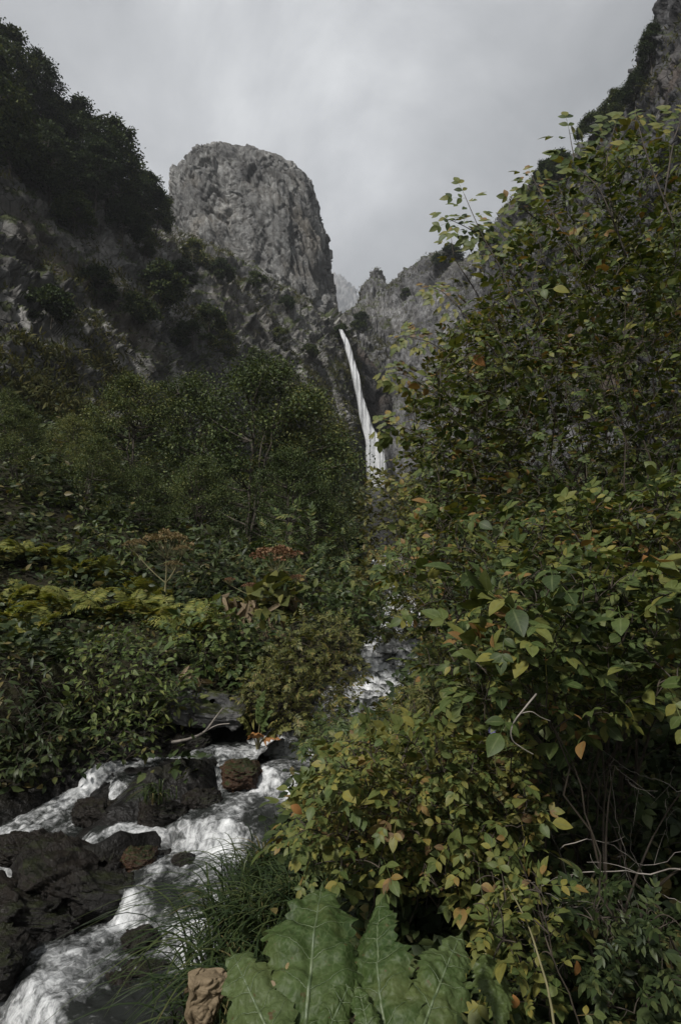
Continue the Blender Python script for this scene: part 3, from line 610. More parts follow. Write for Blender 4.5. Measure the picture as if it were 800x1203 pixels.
def grow(base, tips, nst=5, bend=.35, jit=.06, spread=.15):
    """stems from base to some of the tips, then twigs to every other tip from the nearest grown wood; returns paths"""
    base = np.asarray(base, float); tips = np.asarray(tips, float); n = len(tips)
    far = np.argsort(-np.linalg.norm(tips - base, axis=1)); mains = RNG.choice(far[:max(n // 2, nst)], min(nst, n), replace=False)
    paths = []; nodes = []
    for i in mains:
        b = base + np.r_[RNG.normal(0, spread, 2), 0]; e = tips[i]; L = np.linalg.norm(e - b)
        m = (b + e) / 2 + np.array([0, 0, bend * L * .5]) + RNG.normal(0, .08 * L, 3); p = bez(b, m, e, 14); p[1:-1] += RNG.normal(0, .012 * L, (12, 3))
        paths.append((p, .0022 * L + .0015, .0012)); nodes.append(p[4:])
    rest = [i for i in np.argsort(np.linalg.norm(tips - base, axis=1)) if i not in set(mains)]
    NODES = np.concatenate(nodes)
    buf = [NODES]
    for k, i in enumerate(rest):
        if k % 20 == 0: NODES = np.concatenate(buf); buf = [NODES]
        e = tips[i]; dd = NODES - e; c = np.linalg.norm(dd, axis=1) + .6 * np.maximum(dd[:, 2], 0); a = NODES[np.argmin(c)]; L = np.linalg.norm(e - a)
        m = (a + e) / 2 + np.array([0, 0, .22 * L]) + RNG.normal(0, .1 * L, 3); p = bez(a, m, e, 7)
        paths.append((p, .0022 + .0022 * L, .0009)); buf.append(p[2:])
    return paths
def leafy(paths, T, size, spacing, lo=.25, up=.8, jit=.45, sunny=.3, near=.8, maxlen=.7, droop=-.1):
    """leaves along the outer part of every path, alternating sides"""
    pos, xd = [], []
    for p, r0, r1 in paths:
        seg = np.linalg.norm(np.diff(p, axis=0), axis=1); cum = np.r_[0, np.cumsum(seg)]; L = cum[-1]
        s0 = max(lo * L, L - maxlen); m = max(int((L - s0) / spacing), 1); s = np.linspace(s0, L, m + 1)[1:] + RNG.uniform(-.3, .3, m) * spacing
        s[-1] = L
        q = np.stack([np.interp(s, cum, p[:, k]) for k in range(3)], -1); t = p[-1] - p[-3]; t = t / (np.linalg.norm(t) + 1e-9)
        side = np.cross(t, [0, 0, 1.]); side /= np.linalg.norm(side) + 1e-9; sg = np.where(np.arange(m) % 2, 1, -1)[:, None]
        d = t * .55 + side * sg * .9 + RNG.normal(0, .3, (m, 3)); d[-1] = t + RNG.normal(0, .2, 3); d[:, 2] += droop
        pos.append(q); xd.append(d)
    pos = np.concatenate(pos); xd = np.concatenate(xd); n = len(pos)
    nn = np.array([0, 0, up]) + sunny * SUNV + RNG.normal(0, jit, (n, 3))
    k = np.linalg.norm(pos - CAM, axis=1) > near
    return inst(T, pos[k], xd[k], nn[k], size * (RNG.uniform(.55, 1.25, len(pos)) * np.where(RNG.random(len(pos)) < .12, .55, 1))[k])
def wood(paths, k=4):
    mb = MB()
    for p, a, b in paths: mb.tube(p, np.linspace(a, b, len(p)), k)
    return mb
def shrub(name, label, cat, base, tips, T, mat, size, spacing, nst=6, bark=None, group=None, k=4, bend=.35, **kw):
    base = np.asarray(base, float); root = thing(name, label, cat, base, group)
    paths = grow(base, tips, nst, bend)
    Ts = T if isinstance(T, list) else [T]; big = {k: [] for k in range(len(Ts))}
    for ip, p in enumerate(paths): big[ip % len(Ts)].append(p)
    V, Q, U = merge([leafy(big[k], Ts[k], size, spacing, **kw) for k in big if big[k]])
    o = mesh('foliage', V - base, Q, mat, root, uv=U); w = wood(paths, k); w.V = [v - base for v in w.V]; w.build('stems', bark or m_rosebark, root)
    return root
def gz(x, y): return float(ground_z([[x, y]])[0])
def on_ground(px, d):
    """the ground point below photo column px at distance d"""
    x = float(at(px, 650, d)[0]); return np.array([x, d, gz(x, d)])
T_rose = compound_tpl(3, .36, .31, 4, seed=2)
T_roseb = compound_tpl(3, .34, .27, 4, curl=.3, seed=12)
T_rose5 = compound_tpl(2, .46, .30, 6, seed=5)
T_leaf = leaf_tpl(3, .27, .25, .15)
T_small = leaf_tpl(2, .30, .2, .1)
T_lance = leaf_tpl(4, .16, .25, .25)
T_ash = compound_tpl(4, .34, .2, 3, seed=9)

# ------------------------------------------------------------------ stones in and beside the stream
def boulder(label, px, py, d, size, rot=(0, 0, 0), mat=None, seed=0, lower=.085, amp=.085, flat=3.4, name='boulder', cat='rock'):
    nr, nc = 90, 140; th = np.linspace(.01, pi - .01, nr); ph = np.linspace(0, 2 * pi, nc, endpoint=False); e = 2 / flat
    f = lambda a: np.sign(a) * np.abs(a) ** e
    X = f(np.sin(th))[:, None] * f(np.cos(ph))[None]; Y = f(np.sin(th))[:, None] * f(np.sin(ph))[None]; Z = np.repeat(f(np.cos(th))[:, None], nc, 1)
    N0 = np.stack([X, Y, Z], -1).reshape(-1, 3); N1 = N0 / np.linalg.norm(N0, axis=1)[:, None]; size = np.array(size); size = size * .74; s = size.mean()
    off = np.array([seed * 3.7, seed * 1.3, seed * 2.1])
    A = N0 * size / s + off
    h1, c1 = facet(A / .95, seed, .6); h2, _ = facet(A * (1, 1, 2.2) / .45, seed + 1, .6); h3, _ = facet(A * (1, 1, 2.5) / .16, seed + 2, .6)
    dd = 1.25 * h1 + .6 * h2 + .26 * h3 + .25 * fbm(A * 1.2, 3, seed) + .05 * fbm(A * 9, 3, seed)
    V = N0 * size + N1 * (1, 1, .75) * (amp * 2 * s * dd)[:, None]
    R = np.array(Euler([radians(a) for a in rot]).to_matrix()); V = V @ R.T
    c = at(px, py, d) - np.array([0, 0, lower]); V = V + c
    o = mesh(name, V, grid_quads(nr, nc, True), mat or m_boulder, smooth_=False, loc=c); tag(o, label, cat); return o
STONES = [
 ('large slanted black slab between the two channels of the stream', 112, 1018, 3.75, (.66, .40, .17), (8, 24, 34), m_boulder, 2),
 ('reddish brown wet rock at the tip of the black slab beside white water', 163, 1000, 3.95, (.16, .14, .13), (0, 10, 20), m_brown, 3),
 ('dark boulder splitting the small cascade from the side channel', 190, 945, 4.38, (.22, .17, .14), (0, 10, 30), m_boulder, 4),
 ('brown rounded stone at the top of the cascade, water on both sides', 283, 897, 4.85, (.21, .17, .13), (5, 0, 10), m_brown, 5),
 ('low dark ledge of rock in front of the shaded bank', 60, 985, 4.1, (.46, .22, .10), (0, 18, 30), m_boulder, 6),
 ('black wet rock under the side channel, grass hanging over it', 130, 945, 4.55, (.36, .17, .12), (0, 12, 25), m_boulder, 7),
 ('dark angular rock beside the narrow chute of white water', 238, 930, 4.55, (.19, .16, .11), (0, 5, 15), m_boulder, 8),
 ('broad wet rock with pool water washing round it at the picture foot', 155, 1150, 3.0, (.34, .26, .10), (0, 12, 20), m_boulder, 9),
 ('nearest black rock cut by the left picture edge', -10, 1110, 3.0, (.22, .25, .15), (0, 10, 20), m_boulder, 10),
 ('black rock in the shade on the left, just above the nearest one', 30, 1055, 3.4, (.46, .30, .14), (0, 20, 32), m_boulder, 11),
 ('low stone breaking the surface of the main chute', 215, 1000, 3.95, (.10, .09, .08), (0, 0, 10), m_boulder, 12),
 ('small stone awash in foam below the brown rock', 165, 1085, 3.3, (.12, .10, .06), (0, 0, 40), m_boulder, 13),
 ('dark stone on the far side of the upper channel', 170, 872, 5.55, (.30, .2, .14), (0, 0, 10), m_boulder, 14),
 ('stone at the bend where the stream comes from behind the bush', 350, 870, 5.7, (.2, .18, .14), (0, 0, 10), m_boulder, 15),
 ('wedge of dark rock below the grey slab', 225, 862, 5.5, (.24, .18, .12), (0, 0, 0), m_boulder, 16),
]
for i, (lb, px, py, d, sz, ro, mt, sd_) in enumerate(STONES): boulder(lb, px, py, d, sz, ro, mt, sd_)
boulder('flat grey slab of rock on the bank above the stream', 244, 832, 5.75, (.50, .38, .11), (12, 10, 12), m_slab, 31, amp=.06, flat=5, lower=.0, name='rock_slab', cat='rock slab')
# ------------------------------------------------------------------ trees and scrub on the cliffs
def crown_leaves(cl, rad, n, T, size, flat=.6, up=.6, jit=.6):
    k = RNG.integers(0, len(cl), n); r = rad[k] * np.abs(RNG.normal(.62, .36, n)).clip(0, 1.3); v = unit(n); v[:, 2] *= flat
    pos = cl[k] + v * r[:, None]; xd = v + RNG.normal(0, .6, (n, 3)); xd[:, 2] -= .2
    nn = np.array([0, 0, up]) + .4 * v + .2 * SUNV + RNG.normal(0, jit, (n, 3))
    return inst(T, pos, xd, nn, size * RNG.uniform(.6, 1.25, n))
def tree_mesh(h, w, n, size, nclump, T, mat, seed, multi=1, bark=m_bark, low=.2, cone=.0, flat=.6):
    """one tree at the origin: trunk with limbs, and a crown of many leaf clumps; returns (trunk data, crown data)"""
    z = low + (1 - low) * RNG.random(nclump) ** .8; a = RNG.uniform(0, 2 * pi, nclump)
    prof = np.sin(pi * np.clip((z - low) / (1 - low) * (.86 - .25 * cone) + .14 + .22 * cone, 0, 1)) ** .65
    r = w / 2 * prof * np.sqrt(RNG.uniform(.12, 1, nclump)); cl = np.stack([r * np.cos(a), r * np.sin(a), z * h * .95], -1)
    cl += np.c_[RNG.normal(0, .03 * w, (nclump, 2)), np.zeros(nclump)]
    rad = w * RNG.uniform(.07, .17, nclump)
    V, Q, U = crown_leaves(cl, rad, n, T, size, flat)
    mb = MB(); tops = []
    for s in range(multi):
        lean = RNG.normal(0, .10 * w, 2) * (1 if multi > 1 else .4); t = np.linspace(0, 1, 12)[:, None]
        p = np.c_[lean * t + RNG.normal(0, .008 * h, (12, 2)), t * h * .9]; p[0, 2] = -.6; mb.tube(p, np.linspace(.016 * h, .003 * h, 12) / multi ** .4, 7); tops.append(p)
    nodes = np.concatenate([p[2:] for p in tops])
    for c in cl:
        dd = nodes - c; q = nodes[np.argmin(np.linalg.norm(dd, axis=1) + 1.2 * np.maximum(dd[:, 2] + .08 * h, 0))]
        p = bez(q, (q + c) / 2 + [0, 0, -.03 * h], c, 6); mb.tube(p, np.linspace(.005 * h, .0012 * h, 6), 4)
    return mb, (V, Q, U), mat, bark
def tree_proto(name, label, cat, loc, spec, group):
    mb, (V, Q, U), mat, bark = spec
    r = thing(name, label, cat, loc, group); mb.build('trunk', bark, r); mesh('crown', V, Q, mat, r, uv=U); return r
def project(P):
    R = P - CAM; u = R[:, 1] * cos(PITCH) + R[:, 2] * sin(PITCH)
    return 400 + F * R[:, 0] / u, 601.5 - F * (R[:, 2] * cos(PITCH) - R[:, 1] * sin(PITCH)) / u
_pc = {}
def root_on(GV, px, py, tol=6):
    """the nearest point of a cliff's surface seen at photo pixel (px, py)"""
    P = GV.reshape(-1, 3); key = id(GV)
    if key not in _pc: _pc[key] = project(P)
    qx, qy = _pc[key]; e = np.hypot(qx - px, qy - py); m = np.where(e < tol)[0]
    return P[m[np.argmin(P[m, 1])]] if len(m) else P[np.argmin(e)]
HT = [tree_mesh(8.5, 5.6, 15000, .27, 70, T_small, m_hilltree, 1), tree_mesh(7.0, 5.8, 14000, .26, 60, T_small, m_hilltree, 2), tree_mesh(9.5, 5.2, 15000, .27, 80, T_small, m_hilltree, 3, cone=.5)]
hill = [ # root px, py, scale, kind, label
 (8, 128, .85, 2, 'topmost dark tree on the left skyline, cut by the picture edge'),
 (48, 150, .80, 0, 'second tree down the left skyline, ragged top against the cloud'),
 (78, 188, .82, 1, 'third dark tree down the left skyline'),
 (105, 212, .80, 2, 'fourth tree down the left skyline, before the dip'),
 (140, 232, .95, 0, 'rounded tree after the dip in the left skyline'),
 (172, 258, .88, 1, 'leafy tree on the left skyline nearest the rock tower'),
 (192, 278, .72, 2, 'dark tree against the left foot of the rock tower'),
 (20, 205, .85, 1, 'dark tree on the steep left slope, below the topmost tree'),
 (66, 235, .75, 0, 'dark tree in the middle of the wooded left slope'),
 (118, 250, .72, 2, 'tree on the left slope below the dip in the skyline'),
 (152, 280, .62, 1, 'paler green tree at the lower right edge of the wooded slope'),
 (-20, 200, 1.0, 2, 'dark tree half outside the left picture edge'),
 (92, 268, .55, 1, 'small tree rooted in the rock at the lower rim of the wooded slope'),
 (178, 300, .42, 0, 'small tree on the turf ledge at the tower foot'),
]
protos = {}
def put(spec_list, k, name, label, cat, loc, s, rz, group, store):
    if (id(spec_list), k) not in store:
        o = store[(id(spec_list), k)] = tree_proto(name, label, cat, loc, spec_list[k], group)
    else: o = copy_tree(store[(id(spec_list), k)])
    o.location = Vector([float(v) for v in loc]); o.scale = (s, s, s * RNG.uniform(.92, 1.08)); o.rotation_euler = (RNG.normal(0, .06), RNG.normal(0, .06), rz); o['label'] = label; o['group'] = group
    return o
for i, (px, py, s, k, lb) in enumerate(hill):
    p = root_on(LCV, px, py, 9); put(HT, k, 'hillside_tree', lb, 'tree', p - (0, 0, .3), s, i * 1.7, 'trees on the steep left slope', protos)
rtree = [
 (738, 128, .5, 1, 'upper tree on the brink of the right cliff'), (712, 152, .55, 0, 'second tree down the brink of the right cliff'), (688, 172, .55, 1, 'tree on the right cliff brink above the top rose spray'),
 (655, 205, .5, 0, 'tree on the right cliff brink left of the top rose spray'), (632, 220, .5, 2, 'lower tree on the right cliff brink'), (612, 245, .45, 1, 'lowest tree on the right cliff brink'),
 (758, 85, .45, 2, 'small tree high on the right cliff edge'),
]
for i, (px, py, s, k, lb) in enumerate(rtree):
    p = root_on(RCV, px, py, 9); put(HT, k, 'cliff_tree', lb, 'tree', p - (0, 0, .3), s, i * 2.1, 'trees on the right cliff brink', protos)
BS = [tree_mesh(2.6, 3.4, 4500, .24, 26, T_small, m_hilltree, 4, multi=3, low=.05), tree_mesh(2.2, 3.2, 4000, .22, 22, T_small, m_bush, 5, multi=3, low=.05)]
scrub = [
 (LCV, 232, 305, 1.2, 1, 'round green scrub on the turf ledge in front of the tower foot'), (LCV, 262, 322, 1.0, 0, 'dark scrub on the ledge below the tower, right of the green one'),
 (LCV, 215, 325, 1.1, 0, 'dark scrub hanging under the left corner of the tower'), (LCV, 300, 340, .9, 1, 'low scrub midway along the ledge below the tower'),
 (LCV, 340, 358, .8, 0, 'low scrub near the right end of the ledge below the tower'), (LCV, 250, 385, 1.1, 0, 'dark scrub on the mossy cliff face below the ledge'),
 (LCV, 195, 350, 1.2, 0, 'scrub on the mossy cliff left of the pale rock patches'), (LCV, 120, 350, 1.0, 0, 'dark scrub in the shaded left cliff face'),
 (LCV, 305, 430, .9, 1, 'scrub on the lower cliff above the birch thicket'), (LCV, 370, 420, .8, 0, 'scrub on the cliff shoulder left of the fall'),
 (LCV, 270, 410, 1.0, 1, 'green scrub on the lit middle of the cliff below the ledge'), (LCV, 225, 400, 1.1, 1, 'green scrub above the loose topped tree of the thicket'), (LCV, 330, 395, .8, 1, 'green scrub on the cliff between ledge and fall'), (LCV, 165, 375, 1.0, 1, 'green scrub on the cliff above the pale patches'), (LCV, 60, 380, .9, 0, 'dark scrub on the cliff at the far left'), (LCV, 385, 465, .7, 1, 'scrub low on the cliff beside the fall'), (LCV, 405, 395, .9, 0, 'dark scrub at the left lip of the waterfall'), (MCV, 414, 384, 1.0, 1, 'green scrub at the right lip of the waterfall'), (MCV, 424, 372, .9, 0, 'dark scrub above the right lip of the waterfall'),
 (MCV, 524, 302, 1.3, 0, 'dark scrub crowning the grey middle cliff'), (MCV, 508, 312, .8, 0, 'small scrub left of the crown of the middle cliff'), (MCV, 470, 345, .7, 0, 'small scrub on the sloping rim of the middle cliff'),
 (MCV, 464, 592, 1.2, 1, 'pale scrub at the foot of the waterfall'), (MCV, 486, 590, 1.3, 1, 'pale scrub right of the fall foot'), (LCV, 418, 590, 1.1, 1, 'scrub left of the fall foot'),
]
for i, (g, px, py, s, k, lb) in enumerate(scrub):
    p = root_on(g, px, py, 7); put(BS, k, 'scrub_bush', lb, 'bush', p - (0, 0, .25), s, i * 1.3, 'scrub bushes on the cliffs', protos)
# turf and herbs on the ledges: nobody could count them
def ledge_turf():
    pts, nrm = [], []
    for g, n, seed in ((LCV, 24000, 1), (MCV, 5000, 2), (RCV, 4000, 3)):
        dv = np.gradient(g, axis=0); du = np.gradient(g, axis=1); nn = np.cross(du, dv); nn /= np.linalg.norm(nn, axis=2)[..., None] + 1e-9; nn *= np.sign(nn[..., 2:3].mean())
        P = g.reshape(-1, 3); nz = np.abs(nn.reshape(-1, 3)[:, 2]); q = fbm(P / 9., 3, seed + 60)
        w = smooth(.25, .7, nz) * smooth(-.05, .3, q) + .02; qx, qy = project(P); w *= (qx > -80) & (qx < 880) & (qy > -80) & (qy < 660); w /= w.sum()
        i = RNG.choice(len(P), n, p=w); pts.append(P[i])
    P = np.concatenate(pts); P = np.repeat(P, 9, 0) + RNG.normal(0, .22, (len(P) * 9, 3)); n = len(P)
    xd = np.c_[RNG.normal(0, .7, (n, 2)), RNG.uniform(.2, 1.2, n)] + (0, -.3, 0); V, Q, U = inst(leaf_tpl(2, .13, .2, .3), P, xd, RNG.normal(0, 1, (n, 3)) + (0, -.4, .6), RNG.uniform(.2, .5, n))
    o = mesh('ledge_turf', V, Q, leaf_mat('turf_blade', [(.0, (.03, .036, .013)), (.5, (.062, .066, .024)), (1., (.11, .10, .04))], .2, 1., .8, .2, spec=.1), uv=U)
    tag(o, 'tufts of grass and herbs clinging to the ledges of the cliffs', 'turf', kind='stuff')
ledge_turf()

# ------------------------------------------------------------------ the birch thicket on the left below the cliff
BT = [tree_mesh(6.0, 4.6, 21000, .085, 80, T_small, m_bush, 11, multi=4, low=.06), tree_mesh(5.4, 4.8, 21000, .085, 75, T_small, m_bush, 12, multi=4, low=.06), tree_mesh(6.6, 4.4, 21000, .09, 85, T_small, m_bush, 13, multi=5, low=.05, cone=.3)]
birch = [
 (348, 19, .93, 0, 'bushy tree at the right end of the thicket, nearest the waterfall'), (290, 17, 1.08, 1, 'tallest bushy tree of the thicket, standing below the tower'), (215, 18.5, 1.12, 2, 'bushy tree with a loose top left of the tallest one'),
 (150, 17, .95, 0, 'bushy tree below the pale rock patches of the left cliff'), (80, 15.5, .80, 1, 'bushy tree behind the ferns at the left'), (10, 14, .72, 2, 'bushy tree at the left picture edge behind the ferns'),
 (335, 13.5, .68, 2, 'lower bushy tree in front of the tallest one'), (245, 13, .66, 0, 'low dark bushy tree behind the umbel plants'), (165, 12, .60, 1, 'low bushy tree right behind the fern bank'), (372, 22, .75, 1, 'small bushy tree leaning toward the waterfall foot'),
 (95, 11.5, .5, 0, 'low bushy tree behind the left part of the fern bank'), (20, 11, .48, 2, 'lowest bushy tree at the far left behind the ferns'), (372, 14.5, .5, 0, 'small bushy tree in front of the right end of the thicket'),
]
BTOP = [462, 425, 430, 432, 478, 545, 520, 520, 545, 535, 585, 612, 565]
for i, (px, d, s, k, lb) in enumerate(birch):
    p = on_ground(px, d); s = max(1.03 * (at(px, BTOP[i], d)[2] - p[2]) / (6.0, 5.4, 6.6)[k], .3); put(BT, k, 'birch_thicket_tree', lb, 'tree', p - (0, 0, .15), s, i * 1.9, 'bushy trees of the left thicket', protos)
# unseen bushy trees added left of the frame to shade the stream rocks
for i, (x, y, s, k, lb) in enumerate([(-5.0, 2.2, .55, 0, 'bushy tree added out of view on the left bank to shade the black rocks'), (-6.6, 4.0, .6, 1, 'second bushy tree added out of view left for shade, above the dark bush')]):
    put(BT, k, 'birch_thicket_tree', lb, 'tree', (x, y, gz(x, y) - .1), s, i * 1.4, 'bushy trees of the left thicket', protos)
# ------------------------------------------------------------------ left bank: ferns, herbs, umbels
def fern_frond(L):
    n = 22; t = np.linspace(0, 1, n); P = np.stack([t * L * .85, 0 * t, L * (.62 * t - .52 * t * t)], -1); T = np.gradient(P, axis=0); T /= np.linalg.norm(T, axis=1)[:, None]
    parts = []; i = np.arange(3, n); s = np.where(1, 1, 1)
    pin = leaf_tpl(4, .11, .15, .18, .8, serr=.25)
    for sg in (-1, 1):
        tt = t[i]; ln = L * .30 * np.sin(pi * np.clip(tt, .05, 1) ** .75) ** .8 + .01
        xd = T[i] * .45 + np.array([0, sg * .9, -.1]) + RNG.normal(0, .06, (len(i), 3)); nn = np.cross(T[i], [0, 1., 0]); nn *= np.sign(nn[:, 2:3]); nn = nn + RNG.normal(0, .12, (len(i), 3))
        parts.append(inst(pin, P[i], xd, nn, ln))
    mb = MB(); mb.tube(P, np.linspace(.006, .0015, n), 4); parts.append((mb.V[0], mb.Q[0], np.full((len(mb.V[0]), 2), .4)))
    return merge(parts)
def make_fern(label, loc, nf, L):
    r = thing('fern', label, 'fern', loc, 'ferns of the left bank')
    for k in range(nf):
        V, Q, U = fern_frond(L * RNG.uniform(.75, 1.1)); a = 2 * pi * k / nf + RNG.uniform(-.3, .3); e = np.array(Euler((RNG.normal(0, .2), RNG.uniform(-.95, -.15), a)).to_matrix())
        mesh('frond', V @ e.T, Q, m_fern, r, uv=U)
    return r
FK = [make_fern('', (0, 0, 0), n, L) for n, L in ((9, .66), (8, .58), (10, .72))]
fern_spots = [
 (12, 722, 7.2, 'yellowish fern at the left picture edge, front row of the fern bank'), (40, 712, 7.6, 'second fern from the left picture edge in the front row'), (70, 722, 7.2, 'bright yellow green fern above the leafy bank bush'),
 (98, 712, 7.5, 'fern in the middle of the fern bank, front row'), (128, 718, 7.2, 'fern above the right shoulder of the leafy bank bush'), (158, 708, 7.6, 'fern right of the middle of the fern bank'),
 (185, 715, 7.3, 'fern below the tan umbel'), (208, 722, 7.0, 'rightmost fern of the front row'), (-15, 700, 8.2, 'fern cut by the left picture edge'),
 (25, 690, 8.6, 'back row fern at the far left'), (55, 688, 8.8, 'back row fern second from the left'), (85, 690, 8.6, 'back row fern behind the brightest one'), (115, 688, 8.8, 'back row fern before the low dark thicket'),
 (148, 690, 8.5, 'back row fern left of the tan umbel stalk'), (175, 694, 8.3, 'back row fern touching the tan umbel stalk'), (5, 745, 6.6, 'lowest fern at the left picture edge, in shade'),
 (48, 748, 6.5, 'low fern beside the dark bank bush'), (232, 740, 6.9, 'small greener fern right of the fern bank'), (250, 715, 7.5, 'green fern left of the withered stalks'), (288, 770, 6.6, 'small fern among the herbs below the rusty umbel'),
]
for i, (px, py, d, lb) in enumerate(fern_spots):
    g = on_ground(px, d); o = FK[i] if i < 3 else copy_tree(FK[i % 3]); g[2] = max(g[2] - .05, min(at(px, py + 26, d)[2], g[2] + .25))
    o.location = Vector(g); o.rotation_euler = (RNG.normal(0, .12), RNG.normal(0, .12), i * 2.3); s = RNG.uniform(.8, 1.1); o.scale = (s, s, s); o['label'] = lb
def bank_bush(label, poly, d0, d1, base, n, T, mat, size, sp, nst=7, name='bank_shrub', cat='bush', **kw):
    return shrub(name, label, cat, on_ground(*base), sample_poly(poly, n, d0, d1), T, mat, size, sp, nst, group='bushes along the stream', k=4, maxlen=.5, **kw)
bank_bush('leafy green bush hanging over the shaded left bank below the ferns', [(72, 800), (85, 760), (130, 738), (175, 745), (205, 790), (205, 850), (150, 880), (85, 860)], 4.9, 5.8, (140, 5.6), 700, [T_lance, T_leaf], m_bank, .072, .03)
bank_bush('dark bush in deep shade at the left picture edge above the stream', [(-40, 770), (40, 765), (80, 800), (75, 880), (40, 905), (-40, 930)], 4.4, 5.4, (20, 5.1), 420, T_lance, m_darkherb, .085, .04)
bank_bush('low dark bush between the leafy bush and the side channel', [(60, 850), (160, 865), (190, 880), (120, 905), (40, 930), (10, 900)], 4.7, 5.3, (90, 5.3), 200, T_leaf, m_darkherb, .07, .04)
bank_bush('mixed broad leaved herbs right of the ferns', [(190, 730), (250, 700), (290, 730), (280, 790), (225, 800), (195, 780)], 6.0, 7.0, (240, 6.7), 260, [T_leaf, T_ash], m_bank, .13, .06)
bank_bush('yellow green bush on the inner bend beside the upper white water', [(325, 745), (370, 715), (415, 735), (428, 785), (405, 850), (345, 868), (308, 830), (302, 780)], 5.2, 6.3, (365, 6.0), 800, T_ash, m_herb_y, .13, .05)
bank_bush('tall loose herb with pale leaves rising in front of the thicket', [(310, 620), (350, 598), (410, 630), (420, 690), (360, 710), (320, 670)], 8.0, 10, (370, 9.0), 130, T_ash, m_herb, .30, .14)
bank_bush('green bush behind the yellow one, below the tall loose herb', [(340, 690), (425, 680), (432, 725), (400, 745), (345, 735)], 7.0, 8.4, (395, 7.8), 300, T_leaf, m_herb, .11, .05)
bank_bush('dry yellowish bush on the far side of the upper stream', [(415, 670), (465, 640), (505, 660), (500, 740), (450, 752), (420, 735)], 8.4, 10.0, (480, 9.6), 700, T_ash, m_herb_y, .19, .06)
bank_bush('pale green bush in the gap toward the waterfall foot', [(418, 580), (440, 550), (475, 556), (510, 590), (500, 650), (430, 655)], 16, 22, (468, 19), 800, T_leaf, m_herb_y, .24, .10)
bank_bush('low green herbs over the stream edge beside the yellow bush', [(380, 840), (450, 842), (475, 870), (400, 885), (350, 878)], 4.2, 5.3, (420, 4.8), 300, T_ash, m_herb, .12, .05)
bank_bush('dark low bush under the rusty umbel', [(270, 740), (330, 720), (345, 760), (320, 800), (270, 800)], 6.2, 7.0, (305, 6.7), 200, T_lance, m_darkherb, .12, .05)

bank_bush('leafy green shrub leaning over the upper white water from the left', [(385, 715), (425, 690), (460, 700), (455, 745), (415, 765)], 7.6, 8.6, (405, 8.3), 260, [T_ash, T_leaf], m_herb, .13, .05)
bank_bush('bright green herbs between the withered stalks and the yellow green bush', [(262, 735), (300, 725), (330, 745), (322, 800), (275, 810), (255, 770)], 5.9, 6.6, (295, 6.5), 240, [T_leaf, T_ash], m_herb, .12, .05)
bank_bush('low herbs growing over the left edge of the grey slab', [(185, 795), (225, 785), (235, 815), (222, 850), (190, 850)], 5.3, 5.8, (205, 5.7), 130, [T_lance, T_leaf], m_herb, .10, .05)
bank_bush('small yellow green shrub right of the grey slab', [(285, 795), (315, 790), (325, 830), (300, 850), (280, 840)], 5.5, 6.0, (300, 5.9), 150, [T_ash, T_lance], m_herb_y, .10, .045)
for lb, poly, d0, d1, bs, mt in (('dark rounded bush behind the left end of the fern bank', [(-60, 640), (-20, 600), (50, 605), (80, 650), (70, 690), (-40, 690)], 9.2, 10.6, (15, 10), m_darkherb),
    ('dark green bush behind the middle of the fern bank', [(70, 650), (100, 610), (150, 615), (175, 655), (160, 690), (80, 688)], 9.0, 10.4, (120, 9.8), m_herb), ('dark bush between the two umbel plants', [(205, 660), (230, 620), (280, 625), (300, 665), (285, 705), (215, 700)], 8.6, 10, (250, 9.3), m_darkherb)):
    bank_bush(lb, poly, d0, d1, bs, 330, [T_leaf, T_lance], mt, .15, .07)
def umbel_plant(label, px, d, heads, mat, leaves):
    """heads: (px, py, radius in m) of each umbel"""
    base = on_ground(px, d); r = thing('umbel_plant', label, 'umbel plant', base, None); st = MB()
    top = at(heads[0][0], heads[0][1] + 28, d); main = bez(base - (0, 0, .1), (base + top) / 2 + RNG.normal(0, .05, 3), top, 14); st.tube(main - base, np.linspace(.022, .010, 14), 7)
    for i, (hx, hy, R) in enumerate(heads):
        c = at(hx, hy, d + RNG.uniform(-.15, .15)); a = main[-1 if i == 0 else 9]; neck = c - np.array([0, 0, R * .75]); st.tube(bez(a, (a + neck) / 2 + [0, 0, -.05], neck, 8) - base, np.linspace(.009, .006, 8), 5)
        mb = MB(); parts = []
        for k in range(26):
            q = unit(1)[0]; q[2] = abs(q[2]); f = np.sqrt((k + .5) / 26) * RNG.uniform(.72, 1.15); th = k * 2.4; e = c + np.array([R * f * cos(th), R * f * sin(th), R * (.38 * (1 - f * f) + RNG.normal(0, .07))]); mb.tube(bez(neck, (neck + e) / 2 + (e - c) * .25, e, 5) - base, .0028, 3)
            n = 44; u = unit(n); u[:, 2] = np.abs(u[:, 2]) * .6; parts.append(inst(leaf_tpl(2, .4, .2, .1), e - base + u * R * .17, u, RNG.normal(0, 1, (n, 3)), R * .11 * RNG.uniform(.6, 1.3, n)))
        um = mb.build('umbel', m_stalk, r); mesh('seeds', *merge(parts)[:2], mat, um, uv=merge(parts)[2])
    st.build('stalk', m_stalk, r)
    for (lx, ly, L, m) in leaves:
        e = at(lx, ly, d - .15); a = main[7]; parts = [inst(T_ash, np.array([e - base]), np.array([e - a]), np.array([[.1, -.4, 1.]]), np.array([L]))]; V, Q, U = merge(parts); mesh('leaf', V, Q, m, r, uv=U)
    return r
umbel_plant('umbel plant with wide tan heads standing over the ferns', 192, 8.0, [(196, 638, .31), (160, 640, .15), (214, 646, .12), (205, 664, .12)], m_umbel, [(215, 680, .3, m_herb)])
umbel_plant('tall umbel plant with rusty brown heads and yellow leaves', 322, 7.4, [(325, 656, .31), (296, 690, .12), (350, 680, .10), (270, 682, .07)], m_rust, [(310, 700, .42, m_herb_y), (345, 690, .36, m_herb_y), (325, 715, .4, m_herb_y), (300, 712, .3, m_herb_y)])
